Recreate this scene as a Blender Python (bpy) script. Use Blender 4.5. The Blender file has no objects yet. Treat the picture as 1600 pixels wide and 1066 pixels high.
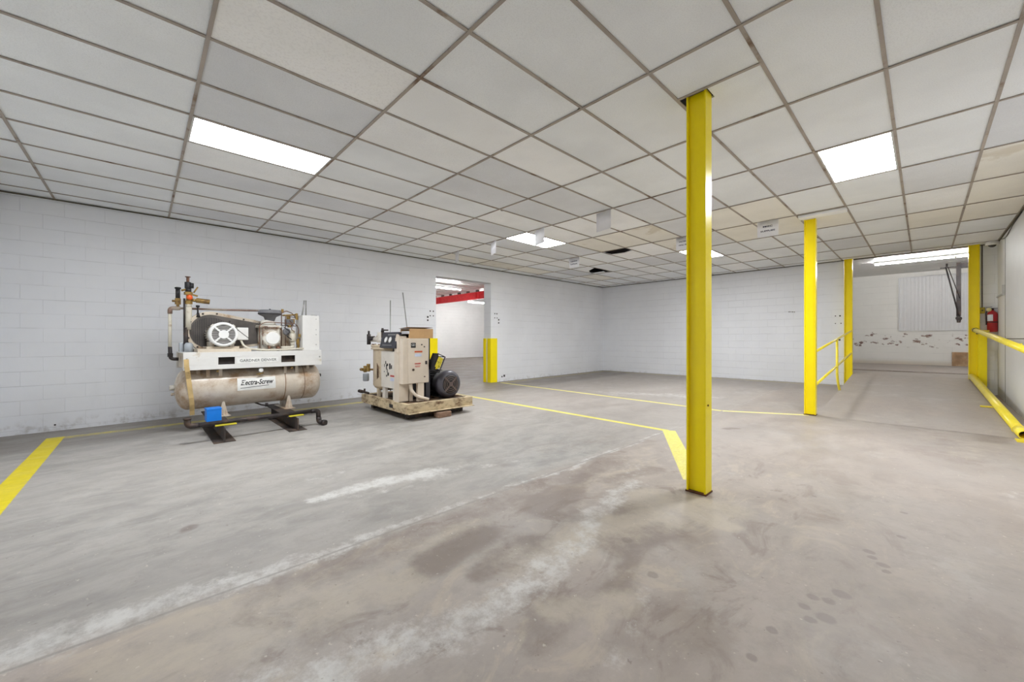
import bpy, bmesh, math, random
from mathutils import Vector, Matrix, noise as mnoise
random.seed(7)
sc = bpy.context.scene
COL = sc.collection
PI = math.pi
# ---------------------------------------------------------------- camera, exposure
ZC = 1.25                                   # camera height
cam = bpy.data.objects.new('camera', bpy.data.cameras.new('camera'))
COL.objects.link(cam)
cam.location = (0, 0, ZC)
cam.rotation_euler = (PI/2, 0, 0.8139)
cam.data.sensor_width = 36
cam.data.lens = 36*609.7/1600
cam.data.shift_x = 2.1/1600
cam.data.shift_y = -3/1600
cam.data.clip_start = 0.05
sc.camera = cam
sc.view_settings.view_transform = 'Standard'
sc.view_settings.look = 'None'
sc.view_settings.gamma = 1
sc.view_settings.exposure = 0.0
sc.view_settings.use_curve_mapping = False
w = bpy.data.worlds.new('world'); sc.world = w; w.use_nodes = True
w.node_tree.nodes['Background'].inputs[0].default_value = (0.8, 0.85, 0.9, 1)
w.node_tree.nodes['Background'].inputs[1].default_value = 0.3
sc.cycles.use_denoising = True
sc.cycles.diffuse_bounces = 7
sc.cycles.max_bounces = 9
sc.cycles.use_light_tree = False
sc.cycles.use_adaptive_sampling = True
sc.cycles.adaptive_threshold = 0.03
sc.cycles.transmission_bounces = 3
sc.cycles.glossy_bounces = 3
sc.cycles.sample_clamp_indirect = 6
PANEL_L = 52.0                               # radiance of the recessed panels
TUBE_L = 100.0                                # radiance of the strip-light tubes
CEIL = ZC + 1.9876

# ---------------------------------------------------------------- node helpers
class NT:
    def __init__(s, nt): s.nt = nt; s.L = nt.links
    def n(s, t, **k):
        o = s.nt.nodes.new(t)
        for a, b in k.items(): setattr(o, a, b)
        return o
    def put(s, sock, v):
        if isinstance(v, (int, float)): sock.default_value = v
        elif isinstance(v, (tuple, list)): sock.default_value = v if len(v) != 3 or sock.type == 'VECTOR' else (*v, 1)
        else: s.L.new(v, sock)
    def m(s, op, a, b=0.0, c=None, clamp=False):
        o = s.n('ShaderNodeMath', operation=op); o.use_clamp = clamp
        s.put(o.inputs[0], a); s.put(o.inputs[1], b)
        if c is not None: s.put(o.inputs[2], c)
        return o.outputs[0]
    def mix(s, f, a, b, mode='MIX'):
        o = s.n('ShaderNodeMix', data_type='RGBA', blend_type=mode)
        s.put(o.inputs[0], f); s.put(o.inputs[6], a); s.put(o.inputs[7], b)
        return o.outputs[2]
    def ramp(s, v, lo, hi, a=0.0, b=1.0, smooth=True):
        o = s.n('ShaderNodeMapRange', interpolation_type='SMOOTHSTEP' if smooth else 'LINEAR')
        s.put(o.inputs[0], v); s.put(o.inputs[1], lo); s.put(o.inputs[2], hi); s.put(o.inputs[3], a); s.put(o.inputs[4], b)
        return o.outputs[0]
    def noise(s, vec, scale, detail=4, rough=0.55, dist=0.0):
        o = s.n('ShaderNodeTexNoise'); s.put(o.inputs['Vector'], vec)
        o.inputs['Scale'].default_value = scale; o.inputs['Detail'].default_value = detail
        o.inputs['Roughness'].default_value = rough; o.inputs['Distortion'].default_value = dist
        return o.outputs[0]
    def mapping(s, vec, scale=(1, 1, 1), rot=(0, 0, 0), loc=(0, 0, 0)):
        o = s.n('ShaderNodeMapping'); s.L.new(vec, o.inputs[0])
        o.inputs[1].default_value = loc; o.inputs[2].default_value = rot; o.inputs[3].default_value = scale
        return o.outputs[0]

MATS = {}
def new_mat(name):
    m = bpy.data.materials.new(name); m.use_nodes = True
    t = NT(m.node_tree)
    b = [n for n in m.node_tree.nodes if n.type == 'BSDF_PRINCIPLED'][0]
    MATS[name] = m
    return m, t, b
def lin(r, g, b):
    f = lambda c: (c/255/12.92) if c/255 <= .04045 else ((c/255+.055)/1.055)**2.4
    return (f(r), f(g), f(b))
def mat(name, rgb, rough=.5, metal=0., var=.12, scale=6., dirt=None, dirt_amt=.5, dirt_scale=5., bump=0., bscale=60., coat=0., stretch=(1, 1, 1), edge=.08):
    """paint / metal with tone variation and optional patches of dirt or rust"""
    m, t, b = new_mat(name)
    co = t.n('ShaderNodeTexCoord').outputs['Object']
    mp = t.mapping(co, stretch)
    c = rgb if isinstance(rgb, tuple) and max(rgb) <= 1 else lin(*rgb)
    n1 = t.noise(mp, scale, 5)
    dark = tuple(x*(1-var) for x in c); lite = tuple(min(1, x*(1+var*.6)) for x in c)
    base = t.mix(t.ramp(n1, .3, .7), dark, lite)
    rg = rough
    if dirt is not None:
        d = dirt if max(dirt) <= 1 else lin(*dirt)
        n2 = t.noise(mp, dirt_scale, 8, .68)
        k = t.ramp(n2, 1-dirt_amt-edge, 1-dirt_amt+edge)
        base = t.mix(k, base, d)
        rg = t.ramp(k, 0, 1, rough, min(1, rough+.3))
    t.put(b.inputs['Base Color'], base); t.put(b.inputs['Roughness'], rg)
    b.inputs['Metallic'].default_value = metal
    if coat: b.inputs['Coat Weight'].default_value = coat; b.inputs['Coat Roughness'].default_value = .15
    if bump:
        bp = t.n('ShaderNodeBump'); bp.inputs['Strength'].default_value = bump; bp.inputs['Distance'].default_value = .004
        t.L.new(t.noise(mp, bscale, 4), bp.inputs['Height']); t.L.new(bp.outputs[0], b.inputs['Normal'])
    return m
def emat(name, rgb, strength):
    m, t, b = new_mat(name)
    b.inputs['Base Color'].default_value = (.9, .9, .9, 1)
    b.inputs['Emission Color'].default_value = (*rgb, 1)
    b.inputs['Emission Strength'].default_value = strength
    return m

# ---------------------------------------------------------------- mesh helpers
class MB:
    def __init__(s): s.bm = bmesh.new(); s.mi = 0
    def _faces(s, vs, fs, smooth=False):
        bv = [s.bm.verts.new(v) for v in vs]
        for f in fs:
            try:
                q = s.bm.faces.new([bv[i] for i in f]); q.material_index = s.mi; q.smooth = smooth
            except ValueError: pass
        return s
    def box(s, x0, x1, y0, y1, z0, z1, M=None):
        vs = [Vector((x, y, z)) for z in (z0, z1) for y in (y0, y1) for x in (x0, x1)]
        if M is not None: vs = [M @ v for v in vs]
        return s._faces(vs, [(0, 2, 3, 1), (4, 5, 7, 6), (0, 1, 5, 4), (2, 6, 7, 3), (0, 4, 6, 2), (1, 3, 7, 5)])
    def cbox(s, c, d, rot=None):
        M = Matrix.Translation(Vector(c))
        if rot is not None: M = M @ rot.to_4x4()
        return s.box(-d[0]/2, d[0]/2, -d[1]/2, d[1]/2, -d[2]/2, d[2]/2, M)
    def prism(s, poly, h, M):
        """poly in local xy, extruded 0..h along local z, placed by M"""
        n = len(poly)
        vs = [M @ Vector((x, y, 0)) for x, y in poly] + [M @ Vector((x, y, h)) for x, y in poly]
        fs = [tuple(range(n))[::-1], tuple(range(n, 2*n))] + [(i, (i+1) % n, n+(i+1) % n, n+i) for i in range(n)]
        return s._faces(vs, fs)
    def lathe(s, prof, o, axis, seg=24, smooth=True, closed=True):
        """prof: (radius, distance along the axis) pairs"""
        a = Vector(axis).normalized(); o = Vector(o)
        u = a.orthogonal().normalized(); v = a.cross(u)
        vs = []
        for r, d in prof:
            for k in range(seg):
                t = 2*PI*k/seg
                vs.append(o + a*d + (u*math.cos(t)+v*math.sin(t))*r)
        bv = [s.bm.verts.new(p) for p in vs]
        for i in range(len(prof)-1):
            for k in range(seg):
                j = (k+1) % seg
                q = s.bm.faces.new([bv[i*seg+k], bv[i*seg+j], bv[(i+1)*seg+j], bv[(i+1)*seg+k]])
                q.smooth = smooth; q.material_index = s.mi
        if closed:
            for i, rev in ((0, True), (len(prof)-1, False)):
                if prof[i][0] > 1e-5:
                    l = bv[i*seg:(i+1)*seg]
                    q = s.bm.faces.new(l[::-1] if rev else l); q.material_index = s.mi
        return s
    def cyl(s, p0, p1, r, r1=None, seg=16, bev=0):
        p0, p1 = Vector(p0), Vector(p1); L = (p1-p0).length
        r1 = r if r1 is None else r1
        pr = [(r, 0), (r1, L)] if not bev else [(r-bev, 0), (r, bev), (r1, L-bev), (r1-bev, L)]
        return s.lathe(pr, p0, p1-p0, seg)
    def tube(s, pts, r, seg=10, fillet=0., steps=5):
        P = [Vector(p) for p in pts]
        if fillet:
            Q = [P[0]]
            for i in range(1, len(P)-1):
                a, b, c = P[i-1], P[i], P[i+1]
                f = min(fillet, (a-b).length*.49, (c-b).length*.49)
                p, q = b+(a-b).normalized()*f, b+(c-b).normalized()*f
                for k in range(steps+1):
                    t = k/steps; Q.append(p*(1-t)**2+b*2*t*(1-t)+q*t*t)
            Q.append(P[-1]); P = Q
        rings = []; u = None
        for i, p in enumerate(P):
            d = (P[min(i+1, len(P)-1)]-P[max(i-1, 0)]).normalized()
            if u is None: u = d.orthogonal().normalized()
            else:
                u = (u-d*u.dot(d)); u = u.normalized() if u.length > 1e-6 else d.orthogonal().normalized()
            v = d.cross(u)
            rings.append([s.bm.verts.new(p+(u*math.cos(2*PI*k/seg)+v*math.sin(2*PI*k/seg))*r) for k in range(seg)])
        for a, b in zip(rings, rings[1:]):
            for k in range(seg):
                j = (k+1) % seg; q = s.bm.faces.new([a[k], a[j], b[j], b[k]]); q.smooth = True; q.material_index = s.mi
        for l in (rings[0][::-1], rings[-1]):
            q = s.bm.faces.new(l); q.material_index = s.mi
        return s
    def hex(s, p0, p1, r): return s.lathe([(r, 0), (r, (Vector(p1)-Vector(p0)).length)], p0, Vector(p1)-Vector(p0), 6, smooth=False)
    def ball(s, c, r, seg=16, rings=8, sc=(1, 1, 1)):
        n0 = len(s.bm.verts)
        s.lathe([(max(1e-4, r*math.sin(PI*i/rings)), -r*math.cos(PI*i/rings)) for i in range(rings+1)], (0, 0, 0), (0, 0, 1), seg, closed=False)
        s.bm.verts.ensure_lookup_table()
        for v in s.bm.verts[n0:]:
            v.co = Vector((v.co.x*sc[0], v.co.y*sc[1], v.co.z*sc[2])) + Vector(c)
        return s
    def quad(s, a, b, c, d): return s._faces([Vector(p) for p in (a, b, c, d)], [(0, 1, 2, 3)])
    def poly(s, pts): return s._faces([Vector(p) for p in pts], [tuple(range(len(pts)))])
    def mesh_in(s, me, M):
        off = len(s.bm.verts); n0 = len(s.bm.faces)
        s.bm.from_mesh(me); s.bm.verts.ensure_lookup_table(); s.bm.faces.ensure_lookup_table()
        for v in s.bm.verts[off:]: v.co = M @ v.co
        for f in s.bm.faces[n0:]: f.material_index = s.mi
        return s
    def build(s, name, mats, parent=None, bevel=0., label=None, org=None):
        me = bpy.data.meshes.new(name)
        if org is not None: bmesh.ops.translate(s.bm, vec=-Vector(org), verts=s.bm.verts)
        bmesh.ops.recalc_face_normals(s.bm, faces=s.bm.faces)
        s.bm.to_mesh(me); s.bm.free()
        for m in (mats if isinstance(mats, (list, tuple)) else [mats]): me.materials.append(MATS[m] if isinstance(m, str) else m)
        o = bpy.data.objects.new(name, me); COL.objects.link(o)
        if parent is not None: o.parent = parent
        elif org is not None: o.location = org
        if bevel:
            b = o.modifiers.new('bevel', 'BEVEL'); b.width = bevel; b.segments = 2; b.limit_method = 'ANGLE'; b.angle_limit = .7
            b.harden_normals = False
        if label: o['label'] = label
        return o
def tag(o, label, cat, group=None):
    o['label'] = label; o['category'] = cat
    if group: o['group'] = group
    return o
def thing(name, label, cat, loc=(0, 0, 0), rotz=0., group=None):
    o = bpy.data.objects.new(name, None); COL.objects.link(o)
    o.location = loc; o.rotation_euler = (0, 0, rotz); o.empty_display_size = .1
    return tag(o, label, cat, group)
def struct(name, mb, mats, bevel=0., org=None):
    o = mb.build(name, mats, bevel=bevel, org=org); o['kind'] = 'structure'; return o
def text_mesh(body, size, depth=.0008, shear=0., bold=0., width=None):
    cu = bpy.data.curves.new('lettering', 'FONT'); cu.body = body; cu.size = size; cu.extrude = depth
    cu.shear = shear; cu.offset = bold; cu.align_x = 'CENTER'; cu.align_y = 'CENTER'; cu.resolution_u = 3
    cu.space_line = .95
    o = bpy.data.objects.new('lettering', cu); COL.objects.link(o)
    bpy.context.view_layer.update()
    me = bpy.data.meshes.new_from_object(o.evaluated_get(bpy.context.evaluated_depsgraph_get()))
    bpy.data.objects.remove(o)
    if width:
        xs = [v.co.x for v in me.vertices]; k = width/(max(xs)-min(xs))
        for v in me.vertices: v.co.x *= k
    return me
def text_mb(mb, body, size, origin, xdir, zdir, **k):
    """lettering that reads along xdir with its upright along zdir"""
    me = text_mesh(body, size, **k)
    x, y = Vector(xdir).normalized(), Vector(zdir).normalized(); z = x.cross(y)
    M = Matrix((x, y, z)).transposed().to_4x4(); M.translation = Vector(origin)
    mb.mesh_in(me, M); return mb
def axes(o, x, y):
    """matrix with local x and y along the two given world directions"""
    x, y = Vector(x).normalized(), Vector(y).normalized(); z = x.cross(y)
    M = Matrix((x, y, z)).transposed().to_4x4(); M.translation = Vector(o); return M

def floor_z(X, Y):
    t = min(1, max(0, (X+8.48)/7.2))
    a = -1.31+.0077*(Y+1.3); b = -1.255+max(0, Y-8)*.019
    return ZC + a*(1-t)+b*t

# ---------------------------------------------------------------- materials
YEL = (236, 212, 0)
mat('yellow_paint', (1.0, .80, .002), .28, var=.04, dirt=(150, 105, 20), dirt_amt=.20, dirt_scale=7, edge=.02, coat=.08, stretch=(1, 1, .6)); [n for n in MATS['yellow_paint'].node_tree.nodes if n.type == 'BSDF_PRINCIPLED'][0].inputs['Specular IOR Level'].default_value = .35
mat('yellow_rail', (.95, .78, .05), .35, var=.08, dirt=(120, 95, 30), dirt_amt=.30, dirt_scale=9, edge=.02, coat=.3)
mat('rust', (90, 55, 30), .9, var=.4, scale=20, bump=.4)
mat('panel_metal', (205, 205, 203), .5)
mat('tee_bar', (168, 158, 148), .6, var=.12, scale=3, dirt=(120, 98, 80), dirt_amt=.40, dirt_scale=2.5)
mat('wall_angle', (96, 90, 78), .8, var=.3, scale=2)
mat('plenum', (38, 30, 24), .95, var=.3)
m_, t_, b_ = new_mat('paper')
b_.inputs['Base Color'].default_value = (.86, .86, .88, 1); b_.inputs['Roughness'].default_value = .8
tr_ = t_.n('ShaderNodeBsdfTranslucent'); tr_.inputs[0].default_value = (.95, .95, .97, 1)
mx_ = t_.n('ShaderNodeMixShader'); mx_.inputs[0].default_value = .5
t_.L.new(b_.outputs[0], mx_.inputs[1]); t_.L.new(tr_.outputs[0], mx_.inputs[2])
t_.L.new(mx_.outputs[0], [n for n in m_.node_tree.nodes if n.type == 'OUTPUT_MATERIAL'][0].inputs[0])
mat('ink', (45, 45, 70), .8)
mat('black_paint', (34, 33, 36), .5, var=.3, dirt=(72, 66, 64), dirt_amt=.42)
mat('black_iron', (58, 52, 52), .5, .3, var=.3, dirt=(96, 78, 66), dirt_amt=.4)
mat('beam_red', (236, 62, 68), .5, var=.1)
mat('white_gloss', (232, 232, 230), .35, var=.03)
mat('tape', (238, 238, 240), .7)
emat('panel_glow', (.95, .975, 1), PANEL_L)
emat('tube_glow_side', (1, .995, .985), TUBE_L*1.75)
emat('tube_glow', (1, .995, .985), TUBE_L)

def tile_mat(name, rgb, grain, stain=None):
    m, t, b = new_mat(name)
    co = t.n('ShaderNodeTexCoord').outputs['Object']
    c = lin(*rgb)
    n1 = t.noise(co, 1.3, 3); n2 = t.noise(co, grain, 3, .7)
    base = t.mix(t.ramp(n1, .3, .7), tuple(x*.95 for x in c), tuple(min(1, x*1.04) for x in c))
    base = t.mix(t.ramp(n2, .48, .62, 0, .35), base, tuple(x*.80 for x in c))
    if stain:
        n3 = t.noise(co, 1.7, 6, .6, .6)
        base = t.mix(t.ramp(n3, .52, .62, 0, .6), base, lin(*stain))
    t.put(b.inputs['Base Color'], base); b.inputs['Roughness'].default_value = .9
    bp = t.n('ShaderNodeBump'); bp.inputs['Strength'].default_value = .35; bp.inputs['Distance'].default_value = .003
    t.L.new(n2, bp.inputs['Height']); t.L.new(bp.outputs[0], b.inputs['Normal'])
tile_mat('tile_grey', (241, 244, 246), 120)
tile_mat('tile_mid', (247, 248, 248), 90)
tile_mat('tile_dark', (226, 228, 231), 110)
tile_mat('tile_white', (250, 251, 251), 200)
tile_mat('tile_fleck', (252, 252, 250), 55)
tile_mat('tile_cream', (243, 240, 231), 150)
tile_mat('tile_stained', (236, 233, 224), 120, (206, 196, 176))

def wall_mat(name, axis, rgb=(236, 238, 243), courses=True, peel=None, grime=True, flat=.0):
    """painted concrete block; axis = the horizontal world axis the wall runs along"""
    m, t, b = new_mat(name)
    co = t.n('ShaderNodeTexCoord').outputs['Object']
    sp = t.n('ShaderNodeSeparateXYZ'); t.L.new(co, sp.inputs[0])
    cb = t.n('ShaderNodeCombineXYZ')
    t.L.new(sp.outputs[0 if axis == 'x' else 1], cb.inputs[0]); t.L.new(sp.outputs[2], cb.inputs[1])
    uv = cb.outputs[0]
    wob = t.n('ShaderNodeMixRGB') if False else None
    c = lin(*rgb)
    n1 = t.noise(co, .7, 4, .6); n2 = t.noise(co, 9, 5, .6)
    base = t.mix(t.ramp(n1, .25, .75), tuple(x*.95 for x in c), tuple(min(1, x*1.03) for x in c))
    bt = t.n('ShaderNodeTexBrick'); t.L.new(uv, bt.inputs['Vector'])
    bt.inputs['Scale'].default_value = 1; bt.inputs['Brick Width'].default_value = .405; bt.inputs['Row Height'].default_value = .2
    bt.inputs['Mortar Size'].default_value = .0045; bt.inputs['Mortar Smooth'].default_value = .6
    bt.offset = .5
    joint = bt.outputs['Fac']
    if courses:
        zf = t.m('ABSOLUTE', t.m('SUBTRACT', t.m('FRACT', t.m('MULTIPLY', t.m('ADD', sp.outputs[2], t.m('MULTIPLY', t.m('SUBTRACT', n2, .5), .004)), 5.0)), .5))
        hl = t.m('MULTIPLY', t.ramp(zf, .468, .488), t.ramp(t.noise(t.mapping(co, (1, 1, 4)), 1.9, 5, .6), .42, .64, .0, .34))
        base = t.mix(hl, base, tuple(x*.52 for x in c))
        br = t.m('MULTIPLY', t.m('MULTIPLY', joint, .5), t.ramp(t.noise(t.mapping(co, (1, 1, 2.5)), 1.6, 4), .38, .66, .04, .36))
        base = t.mix(br, base, tuple(x*.52 for x in c))
    if grime:
        base = t.mix(t.ramp(t.noise(t.mapping(co, (1, 1, .35)), 2.4, 7, .7), .56, .82, 0, .22), base, tuple(x*.72 for x in c))
        # scuffs close to the floor
        low = t.ramp(sp.outputs[2], .0, .16, 1, 0)
        base = t.mix(t.m('MULTIPLY', low, t.ramp(n2, .45, .7, 0, .5)), base, lin(150, 142, 130))
    if peel:
        z0, z1, amt = peel
        band = t.m('MULTIPLY', t.ramp(sp.outputs[2], z0-.1, z0+.3), t.ramp(sp.outputs[2], z1, z1+.5, 1, 0))
        pv = t.noise(t.mapping(uv, (1, 1.6, 1)), 3.6, 8, .66)
        k = t.ramp(t.m('MULTIPLY', pv, band), amt, amt+.015)
        base = t.mix(t.ramp(t.m('MULTIPLY', pv, band), amt-.014, amt+.001), base, lin(196, 190, 186))
        base = t.mix(k, base, t.mix(t.ramp(n2, .4, .6), lin(122, 92, 84), lin(160, 140, 130)))
        base = t.mix(t.ramp(sp.outputs[2], .44, .62, .5, 0), base, lin(190, 170, 140))
    t.put(b.inputs['Base Color'], base); b.inputs['Roughness'].default_value = .55
    h = t.m('ADD', t.m('MULTIPLY', joint, -1.0), t.m('MULTIPLY', n2, .5))
    bp = t.n('ShaderNodeBump'); bp.inputs['Strength'].default_value = .5 if courses else .2; bp.inputs['Distance'].default_value = .006
    t.L.new(h, bp.inputs['Height']); t.L.new(bp.outputs[0], b.inputs['Normal'])
wall_mat('block_wall_y', 'y')
wall_mat('block_wall_x', 'x')
wall_mat('block_wall_far', 'x', (247, 246, 242), peel=(.75, 1.35, .575))
wall_mat('plain_wall_y', 'y', (236, 236, 237), courses=False)
wall_mat('room_wall_y', 'y', (249, 249, 249), courses=True, grime=False)

# ---------------------------------------------------------------- the floor
def seg_d(px, py, a, b):
    ax, ay = a; bx, by = b; dx, dy = bx-ax, by-ay
    t = max(0, min(1, ((px-ax)*dx+(py-ay)*dy)/(dx*dx+dy*dy+1e-9)))
    return math.hypot(px-ax-t*dx, py-ay-t*dy), t
def mask(px, py, items):
    m = 0.
    for it in items:
        pts, w0, w1, s = it
        for i in range(max(1, len(pts)-1)):
            a = pts[i]; b = pts[min(i+1, len(pts)-1)]
            d, t = seg_d(px, py, a, b)
            u = (i+t)/max(1, len(pts)-1); wd = w0+(w1-w0)*u
            m = max(m, s*max(0, min(1, 1.5-d/wd)))
    return m
WHITE = [([(-2.52, -1.3), (-2.52, -.4), (-2.47, .3), (-2.43, 1.0)], .17, .07, .75), ([(-2.43, 1.0), (-2.41, 2.3)], .06, .035, .6),
         ([(-2.41, 2.2), (-2.40, 5.2)], .035, .03, .75), ([(-2.40, 5.2), (-2.40, 12.8)], .028, .03, .5),
         ([(-3.28, .95), (-3.32, 1.5), (-3.22, 2.0)], .07, .16, .95), ([(-3.1, 1.9), (-3.15, 2.4)], .12, .05, .5), ([(-3.15, 1.2), (-3.0, 2.0)], .07, .07, .4), ([(-3.05, 1.9), (-2.95, 2.8)], .06, .05, .45), ([(-3.75, .9), (-3.9, 1.8)], .1, .1, .3),
         ([(-1.62, .3), (-1.47, .53), (-1.42, .97), (-1.38, 1.43), (-1.50, 2.0), (-1.645, 2.4), (-1.67, 3.1)], .15, .09, .72),
         ([(-1.67, 3.0), (-2.0, 3.6)], .10, .12, .4), ([(-.99, 1.95), (-.89, 1.66), (-.76, 1.3), (-.7, .8)], .05, .05, .42),
         ([(-1.25, 2.75), (-.98, 2.95)], .10, .07, .25),
         ([(-4.9, 8.0), (-3.6, 8.6)], .22, .3, .62), ([(-5.6, 7.9), (-4.6, 7.7)], .12, .2, .5), ([(-3.6, 8.3), (-3.0, 8.9)], .2, .2, .5),
         ([(-5.2, 3.6), (-4.2, 4.4)], .3, .2, .25), ([(.45, 4.9), (.6, 5.5)], .05, .05, .3)]
BROWN = [([(-2.98, 2.5), (-2.95, 2.75)], .17, .2, .42), ([(-1.30, 2.25), (-1.45, 2.6)], .14, .16, .95), ([(-1.95, 2.55), (-2.15, 2.9)], .12, .14, .8), ([(-1.62, 1.35), (-1.7, 1.75)], .10, .12, .8), ([(-1.1, 1.75), (-1.15, 2.05)], .09, .11, .75), ([(-2.0, .55), (-1.7, .6)], .09, .11, .6), ([(-1.9, 3.0), (-1.75, 3.6)], .12, .12, .6), ([(-2.27, .5), (-2.24, 1.6), (-2.26, 2.6), (-2.2, 3.6)], .17, .22, .6), ([(-1.98, 2.1), (-2.02, 2.5)], .16, .2, .9), ([(-1.92, 1.2), (-1.95, 1.6)], .18, .15, .85),
         ([(-1.29, 2.1), (-1.2, 2.5)], .2, .2, .75), ([(-1.7, 2.0), (-1.8, 2.3)], .09, .12, .6), ([(-1.15, 1.2), (-1.2, 1.5)], .14, .14, .6), ([(-1.0, .7), (-1.6, .9)], .1, .1, .4),
         ([(-3.35, .22), (-3.4, .25)], .05, .05, .7), ([(-1.86, 5.9), (-1.8, 6.05)], .06, .05, 1.0), ([(.2, 6.2), (.5, 9.5)], .4, .5, .5), ([(-.2, 8.0), (-.3, 12)], .5, .5, .55), ([(.0, 4.4), (.2, 5.2)], .1, .12, .3), ([(.55, 7.6), (.7, 9.0)], .2, .15, .7),
         ([(-5.2, .9), (-5.0, 1.5)], .25, .2, .35), ([(-4.3, .2), (-4.1, .5)], .15, .12, .3), ([(-3.0, 3.4), (-2.7, 4.2)], .3, .3, .4), ([(-1.32, 3.24), (-1.2, 3.24)], .05, .05, .9)]
TAN = [([(-1.28, 2.98), (-1.05, 2.90), (-.92, 2.88)], .11, .09, 1.0), ([(-1.5, 2.9), (-1.35, 2.7)], .15, .15, .9), ([(-1.55, 2.0), (-1.4, 2.5)], .14, .14, .9), ([(-1.2, 1.4), (-1.0, 1.7)], .1, .12, .7), ([(-2.15, .1), (-1.85, .9)], .28, .25, .7), ([(-2.1, 1.0), (-2.1, 1.6)], .1, .12, .5), ([(-1.55, 1.6), (-1.3, 2.9)], .22, .3, .6), ([(-1.3, 3.0), (-1.0, 3.1)], .2, .16, .8),
       ([(-1.75, .3), (-1.3, .3)], .2, .2, .4), ([(.3, 6.4), (.5, 7.4)], .18, .25, .5), ([(-7.5, 11.5), (-2.5, 12.2)], .35, .3, .3)]
SPOT = (((-.154, 2.99), .028), ((-.222, 3.12), .026), ((-.205, 3.05), .022), ((-.14, 2.92), .020), ((-.278, 2.50), .034), ((-.312, 2.39), .026), ((-.303, 2.235), .036), ((-.349, 2.17), .024),
        ((-.385, 2.257), .024), ((-.37, 2.37), .026), ((-.452, 1.975), .022), ((-.464, 1.746), .020), ((-.99, 1.976), .028), ((-1.27, 2.2), .034), ((-.10, 3.5), .022), ((-.6, 3.9), .016), ((-.9, 3.55), .014), ((-.1, 4.0), .02), ((-3.385, .234), .045))
def floor_mesh():
    X0, X1, Y0, Y1 = -8.79, 1.06, -1.39, 12.9
    st = .045; nx = int((X1-X0)/st); ny = int((Y1-Y0)/st)
    me = bpy.data.meshes.new('floor'); vs = []; A = {k: [] for k in ('white', 'brown', 'tan')}
    for j in range(ny+1):
        for i in range(nx+1):
            x = X0+(X1-X0)*i/nx; y = Y0+(Y1-Y0)*j/ny
            vs.append((x, y, floor_z(x, y)))
            q = mnoise.noise_vector(Vector((x*1.7, y*1.7, 3)))*.09 + mnoise.noise_vector(Vector((x*6, y*6, 9)))*.025
            xx, yy = x+q.x, y+q.y
            A['white'].append(mask(xx, yy, WHITE)); A['brown'].append(mask(xx, yy, BROWN))
            A['tan'].append(mask(xx, yy, TAN))
    fs = [(j*(nx+1)+i, j*(nx+1)+i+1, (j+1)*(nx+1)+i+1, (j+1)*(nx+1)+i) for j in range(ny) for i in range(nx)]
    me.from_pydata(vs, [], fs)
    for k, v in A.items():
        a = me.attributes.new(k, 'FLOAT', 'POINT'); a.data.foreach_set('value', v)
    me.polygons.foreach_set('use_smooth', [True]*len(fs))
    o = bpy.data.objects.new('floor', me); COL.objects.link(o); o['kind'] = 'structure'
    return o
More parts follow.
